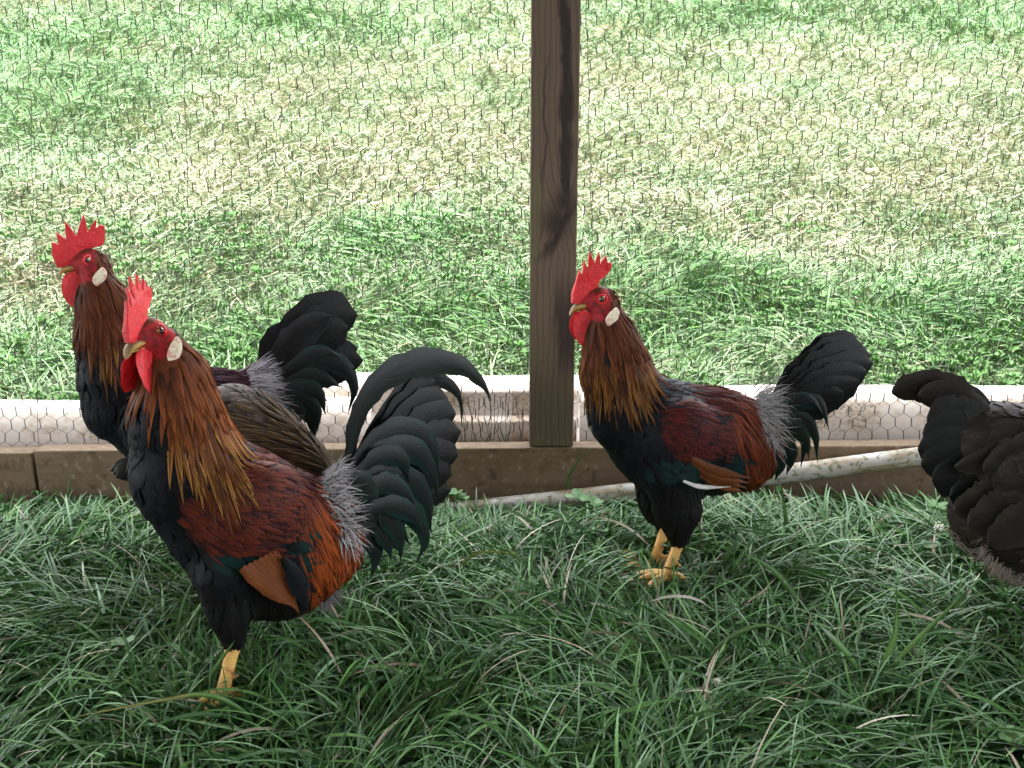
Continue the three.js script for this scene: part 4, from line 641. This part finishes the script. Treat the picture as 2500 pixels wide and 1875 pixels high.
{
  const r = rng(901), L = lyingBlades.map(geo => ({ geo, items: [] })), St = standBlades.map(geo => ({ geo, items: [] }));
  const put = (x, z, dens) => {
    const y = groundH(x, z) - .004, f = fbm(x * 2.1 + 3, z * 2.1 + 8, 2), f2 = fbm(x * 7 + 30, z * 7, 2), yaw = f * 11 + f2 * 9 + (r() - .5) * 3.0;
    let nearFoot = false; for (const p of feet) if (Math.abs(x - p.x) < .075 && z > p.z - .03 && z < p.z + .15) nearFoot = true;
    const strawy = r() < .035, pale = r() < .07, g = strawy ? straws[Math.floor(r() * 4)] : pale ? [.135, .225, .125] : greens[Math.floor(r() * 5)], tn = .5 + .75 * r();  // pale blades: glaucous undersides with sky highlights put into the colour
    const edge = 1 - .5 * sstep(1.45, 1.7, -z), stand = r() < .12; const len = edge * (stand ? .05 + .06 * r() : .07 + .10 * r() * (.6 + .8 * fbm(x * 3, z * 3 + 50, 2))) * (nearFoot ? .45 : 1), wid = (.0022 + .0030 * r() * r()) * (r() < .08 ? 1.6 : 1);
    (stand ? St[Math.floor(r() * St.length)] : L[Math.floor(r() * L.length)]).items.push([x, y, z, stand ? r() * 6.28 : yaw, len, wid, (r() - .5) * .35, g[0] * tn, g[1] * tn, g[2] * tn]);
  };
  for (let i = 0; i < 80000; i++) put((r() - .5) * 3.5, lerp(-1.745, -.62, r()));
  for (let i = 0; i < 12000; i++) put((r() - .5) * 6, lerp(-1.74, 2.2, r()));
  { const p = groundHit(545, 1700); for (let i = 0; i < 420; i++) { const a = r() * 6.28, d = .02 + .07 * Math.sqrt(r()), x = p.x + Math.cos(a) * d * 1.3, z = p.z + .035 + Math.sin(a) * d * .6, g = greens[Math.floor(r() * 5)], tn = .6 + .6 * r(); (r() < .5 ? L[Math.floor(r() * L.length)] : St[Math.floor(r() * St.length)]).items.push([x, groundH(x, z), z, r() * 6.28, .06 + .05 * r(), .0025 + .0025 * r(), (r() - .5) * .4, g[0] * tn, g[1] * tn, g[2] * tn]); } }
  const Cl = [];
  for (let i = 0; i < 2600; i++) { const x = (r() - .5) * 3.4, z = lerp(-1.7, -.65, r()); if (fbm(x * 4 + 60, z * 4, 3) < .5) continue; const tn = .7 + .6 * r(); Cl.push([x, groundH(x, z), z, r() * 6.28, .008 + .007 * r(), .025 + .02 * r(), (r() - .5) * .8, .05 * tn, .125 * tn, .032 * tn]); }
  scatter('pen_grass', 'long matted dark green grass covering the floor of the pen', 'grass', [...L, ...St, { geo: roundLeaf, items: Cl }]);
}
{
  const r = rng(733), St = standBlades.map(geo => ({ geo, items: [] })), L = lyingBlades.map(geo => ({ geo, items: [] })), S = strawBlades.map(geo => ({ geo, items: [] }));
  const put = (x, z, k) => {
    const y = groundH(x, z) - .003, dry = dryness(x, z), lush = patchVal(lushPatches, x, z), near = 1 - sstep(.1, .9, -z - 1.84), tall = Math.max(lush, near * .9);
    const q = r();
    if (q < .30 + dry * .32 - lush * .2) { // cut straw and clippings lying on top
      const g = r() < .14 + dry * .42 ? straws[Math.floor(r() * 4)] : [.22, .28, .17], tn = .72 + .3 * r();
      S[Math.floor(r() * 3)].items.push([x, y + .012 + .025 * r(), z, r() * 6.28, (.035 + .06 * r()) * k, (.002 + .002 * r()) * k, (r() - .5) * .9, g[0] * tn, g[1] * tn, g[2] * tn]);
    } else {
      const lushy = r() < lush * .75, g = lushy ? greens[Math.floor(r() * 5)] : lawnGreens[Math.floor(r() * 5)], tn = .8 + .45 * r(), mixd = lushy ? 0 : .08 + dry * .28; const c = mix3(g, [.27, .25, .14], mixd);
      if (r() < .5 - near * .1) St[Math.floor(r() * St.length)].items.push([x, y, z, r() * 6.28, (.035 + .035 * r() + tall * .06 * r()) * Math.sqrt(k), (.0026 + .002 * r()) * k, (r() - .5) * .5, c[0] * tn, c[1] * tn, c[2] * tn]);
      else L[Math.floor(r() * L.length)].items.push([x, y, z, fbm(x * 2 + 9, z * 2, 2) * 13 + (r() - .5) * 2.4, (.06 + .05 * r() + tall * .10 * r()) * Math.sqrt(k), (.0028 + .0024 * r()) * k, (r() - .5) * .4, c[0] * tn, c[1] * tn, c[2] * tn]);
    }
  };
  for (let i = 0; i < 56000; i++) { const z = lerp(-1.96, -3.2, r()); put((r() - .5) * (1.5 - z * 1.15), z, 1); }
  for (let i = 0; i < 90000; i++) { const z = lerp(-3.2, -6, r()); put((r() - .5) * (1.5 - z * 1.15), z, 1.15); }
  for (let i = 0; i < 60000; i++) { const z = lerp(-6, -10, r()); put((r() - .5) * (1.5 - z * 1.15), z, 1.75); }
  const Cl = [];
  for (let i = 0; i < 5000; i++) { const z = lerp(-1.96, -3.4, r() ** 1.5), x = (r() - .5) * (1.5 - z * 1.15); if (fbm(x * 3 + 20, z * 3, 3) < .52) continue; const tn = .8 + .5 * r(); Cl.push([x, groundH(x, z), z, r() * 6.28, .010 + .008 * r(), .03 + .03 * r(), (r() - .5) * .8, .075 * tn, .17 * tn, .045 * tn]); }
  L.push({ geo: roundLeaf, items: Cl });
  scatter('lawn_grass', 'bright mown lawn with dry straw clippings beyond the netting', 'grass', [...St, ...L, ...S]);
}
// ---------------------------------------------------------------- single plants that stand out of the grass
function ribbonBlade(label, pts, width, dz, c0, c1, up) {
  const g0 = groundHit(...pts[0]), base = V(g0.x, groundH(g0.x, g0.z) - .004, g0.z), P3 = pts.map(([a, b], i) => i ? onZ(a, b, base.z + dz * i / (pts.length - 1)).sub(base) : V(0, 0, 0));
  const cv = new THREE.CatmullRomCurve3(P3), N = 16, pos = [], idx = [], col = [];
  for (let i = 0; i <= N; i++) { const t = i / N, p = cv.getPoint(t), T = cv.getTangent(t), sd = T.clone().cross(V(.15, up ? 1 : .35, up ? .3 : 1)).normalize(), nn = sd.clone().cross(T).normalize(), w = width * .38 * Math.min(1, .55 + t * 2) * (t > .45 ? Math.pow(1 - (t - .45) / .55, .8) + .03 : 1), c = mix3(c0, c1, sstep(.3, 1, t + (vnoise(i * .7, width * 900) - .5) * .3));
    for (const [q, h] of [[-1, .0012], [0, 0], [1, .0012], [0, -.0007]]) { pos.push(p.x + sd.x * w * q + nn.x * h, p.y + sd.y * w * q + nn.y * h, p.z + sd.z * w * q + nn.z * h); const k = q ? 1 : .86; col.push(c[0] * k, c[1] * k, c[2] * k); }
    if (i) for (let q = 0; q < 4; q++) { const a = (i - 1) * 4 + q, b = (i - 1) * 4 + (q + 1) % 4; idx.push(a, b, a + 4, b, b + 4, a + 4); } }
  const m = new THREE.Mesh(mkGeo(pos, idx, col), new THREE.MeshPhysicalMaterial({ vertexColors: true, roughness: .48, side: THREE.DoubleSide })); m.position.copy(base); m.castShadow = m.receiveShadow = true;
  addTop(m, 'grass_blade', label, 'grass blade', 'long grass blades standing out in the pen');
}
const G1 = [.11, .25, .065], G2 = [.17, .31, .085], GY = [.34, .30, .10], GP = [.27, .36, .26], GD = [.08, .16, .05];
ribbonBlade('arching blade with a straw tip curving left below the nearest rooster', [[640, 1800], [590, 1735], [500, 1695], [380, 1712], [180, 1750]], .009, .06, G1, GY);
ribbonBlade('stiff cut blade crossing in front of the nearest rooster\'s leg', [[470, 1715], [520, 1640], [574, 1562]], .0095, .05, G1, G2);
ribbonBlade('yellow-green blade arching between the two front roosters', [[1105, 1490], [1118, 1400], [1160, 1352], [1270, 1350]], .008, .03, GD, [.30, .33, .05]);
ribbonBlade('tall stem with bent tip in front of the board below the post', [[1385, 1240], [1388, 1165], [1408, 1130], [1442, 1092]], .007, .02, G1, G2);
ribbonBlade('broad upright blade under the right rooster\'s tail', [[1925, 1360], [1918, 1270], [1904, 1168]], .011, .02, GD, G1);
ribbonBlade('wide drooping blade right of the yellow legs', [[1975, 1540], [1935, 1450], [1880, 1385], [1815, 1352]], .013, .03, GD, G1);
ribbonBlade('bright upright blade in the right foreground', [[2125, 1700], [2160, 1610], [2185, 1540], [2188, 1430]], .013, .03, G2, G1);
ribbonBlade('bright blade leaning to the right foreground edge', [[2125, 1705], [2200, 1600], [2300, 1500], [2395, 1410]], .009, .03, G2, G1);
ribbonBlade('pale bent blade in the middle foreground', [[1690, 1670], [1770, 1565], [1870, 1526], [1950, 1560]], .010, .03, GD, G2);
ribbonBlade('pale blade pointing down right in the right foreground', [[2140, 1700], [2070, 1600], [2020, 1545], [1995, 1522]], .011, .03, G1, GP);
ribbonBlade('thin whitish blade hanging left of the right foreground tuft', [[1735, 1440], [1722, 1420], [1716, 1490], [1712, 1600]], .006, .05, G2, GP);
ribbonBlade('broad blade lying flat at the right foreground', [[2130, 1720], [2210, 1695], [2300, 1685], [2400, 1690]], .012, .04, G2, G1, true);
ribbonBlade('seedling stem rising before the grey pipe', [[2092, 1190], [2088, 1120], [2086, 1070]], .007, .01, G1, G1);
ribbonBlade('short leaf left of the seedling stem by the pipe', [[2092, 1185], [2075, 1110], [2052, 1082]], .006, .01, G1, G2);
ribbonBlade('leaf right of the seedling stem by the pipe', [[2092, 1185], [2098, 1105], [2132, 1064]], .006, .01, G1, G2);
ribbonBlade('pale withered blade against the board at the far left', [[165, 1250], [168, 1190], [174, 1145]], .006, .01, G1, GP);
ribbonBlade('thin green blade leaning left against the far left board', [[215, 1250], [160, 1210], [115, 1185]], .005, .01, G1, G2);
ribbonBlade('blade lying across the bottom of the left foreground', [[700, 1850], [600, 1790], [520, 1770], [436, 1756]], .010, .05, GD, G1, true);
ribbonBlade('light blade curving across the lower middle', [[720, 1830], [780, 1805], [850, 1795], [920, 1808]], .010, .06, G1, G2, true);
const leafMat = new THREE.MeshPhysicalMaterial({ vertexColors: true, roughness: .55, side: THREE.DoubleSide });
function clover(label, px, py, hgt, size, seed) {
  const r = rng(seed), p = groundHit(px, py), n = 2 + Math.floor(r() * 2), g = new THREE.Group(); g.position.set(p.x, groundH(p.x, p.z), p.z);
  addTop(g, 'clover_plant', label, 'clover', 'clover plants among the grass');
  for (let k = 0; k < n; k++) {
    const a = r() * 6.28, top = V(Math.cos(a) * .02 * k, hgt * (.8 + .3 * r()), Math.sin(a) * .012 + .01);
    part(g, 'stem', taperTube([V(0, 0, 0), V(top.x * .3, top.y * .6, top.z * .3), top], [.0011, .0010, .0009], 6, 5), new THREE.MeshStandardMaterial({ color: new THREE.Color(.09, .16, .05), roughness: .6 }));
    for (let l = 0; l < 3; l++) {
      const b = a + l * 2.094 + (r() - .5) * .3, el = .15 + r() * .4, d = V(Math.cos(b) * Math.cos(el), Math.sin(el), Math.sin(b) * Math.cos(el)), sd = V(-Math.sin(b), 0, Math.cos(b)), pos = [], idx = [], col = []; const S2 = size * (.85 + .3 * r());
      for (let i = 0; i <= 6; i++) { const t = i / 6, w = S2 * .46 * Math.sin(Math.PI * (.06 + .80 * t)) ** .75; for (const q of [-1, -.5, 0, .5, 1]) { const nt = t * (i === 6 && q === 0 ? .94 : 1); pos.push(top.x + d.x * S2 * nt + sd.x * w * q, top.y + d.y * S2 * nt + Math.abs(q) * w * .35, top.z + d.z * S2 * nt + sd.z * w * q); const pale = Math.abs(t - .5 - Math.abs(q) * -.12) < .09 ? 1.45 : 1; col.push(.055 * pale, .135 * pale, .032 * pale); } if (i) for (let q = 0; q < 4; q++) { const A = (i - 1) * 5 + q, B = i * 5 + q; idx.push(A, B, A + 1, A + 1, B, B + 1); } }
      part(g, 'leaflet', mkGeo(pos, idx, col), leafMat);
    }
  }
}
clover('clover standing before the pipe\'s left end by the nearest rooster\'s tail', 1110, 1262, .05, .021, 1);
clover('dark clover before the pipe, left of the right rooster', 1430, 1278, .055, .024, 2);
clover('yellowish clover beside the white blossoms under the dark hen', 2195, 1385, .035, .018, 3);
clover('clover under the dark hen\'s tail by the pipe', 2280, 1300, .045, .02, 4);
clover('clover at the bottom right corner', 2425, 1865, .05, .018, 5);
clover('clover left of the nearest rooster\'s leg', 240, 1650, .045, .018, 6);
clover('clover in the grass left of the yellow legs', 1455, 1345, .035, .018, 7);
clover('clover in the middle foreground', 1510, 1560, .04, .018, 8);
function blossom(label, px, py, rad, hgt, seed) {
  const r = rng(seed), p = groundHit(px, py), g = new THREE.Group(); g.position.set(p.x, groundH(p.x, p.z), p.z); addTop(g, 'clover_blossom', label, 'flower', 'white clover blossoms');
  part(g, 'stem', taperTube([V(0, 0, 0), V(.002, hgt * .5, 0), V(0, hgt, 0)], [.0012, .001, .001], 5, 5), new THREE.MeshStandardMaterial({ color: new THREE.Color(.09, .16, .05), roughness: .6 }));
  const gs = []; for (let i = 0; i < 34; i++) { const y = 1 - (i + .5) / 34 * 1.7, a = i * 2.4, q = Math.sqrt(1 - y * y), d = V(Math.cos(a) * q, y, Math.sin(a) * q); const c = new THREE.SphereGeometry(rad * .22, 6, 5); c.scale(.7, 1.6, .7); c.applyQuaternion(new THREE.Quaternion().setFromUnitVectors(V(0, 1, 0), d)); const L = rad * (.65 + .4 * r()); c.translate(d.x * L, d.y * L + hgt, d.z * L); gs.push(c); }
  part(g, 'petals', mergeGeometries(gs), new THREE.MeshStandardMaterial({ color: new THREE.Color(.72, .70, .62), roughness: .7 }), true);
}
blossom('small white clover blossom left of the pair by the dark hen', 2283, 1360, .0075, .055, 1);
blossom('larger white clover blossom nearest the dark hen', 2345, 1385, .010, .06, 2);
blossom('white clover blossom in the middle foreground grass', 1748, 1738, .006, .04, 3);
renderer.render(scene, camera);
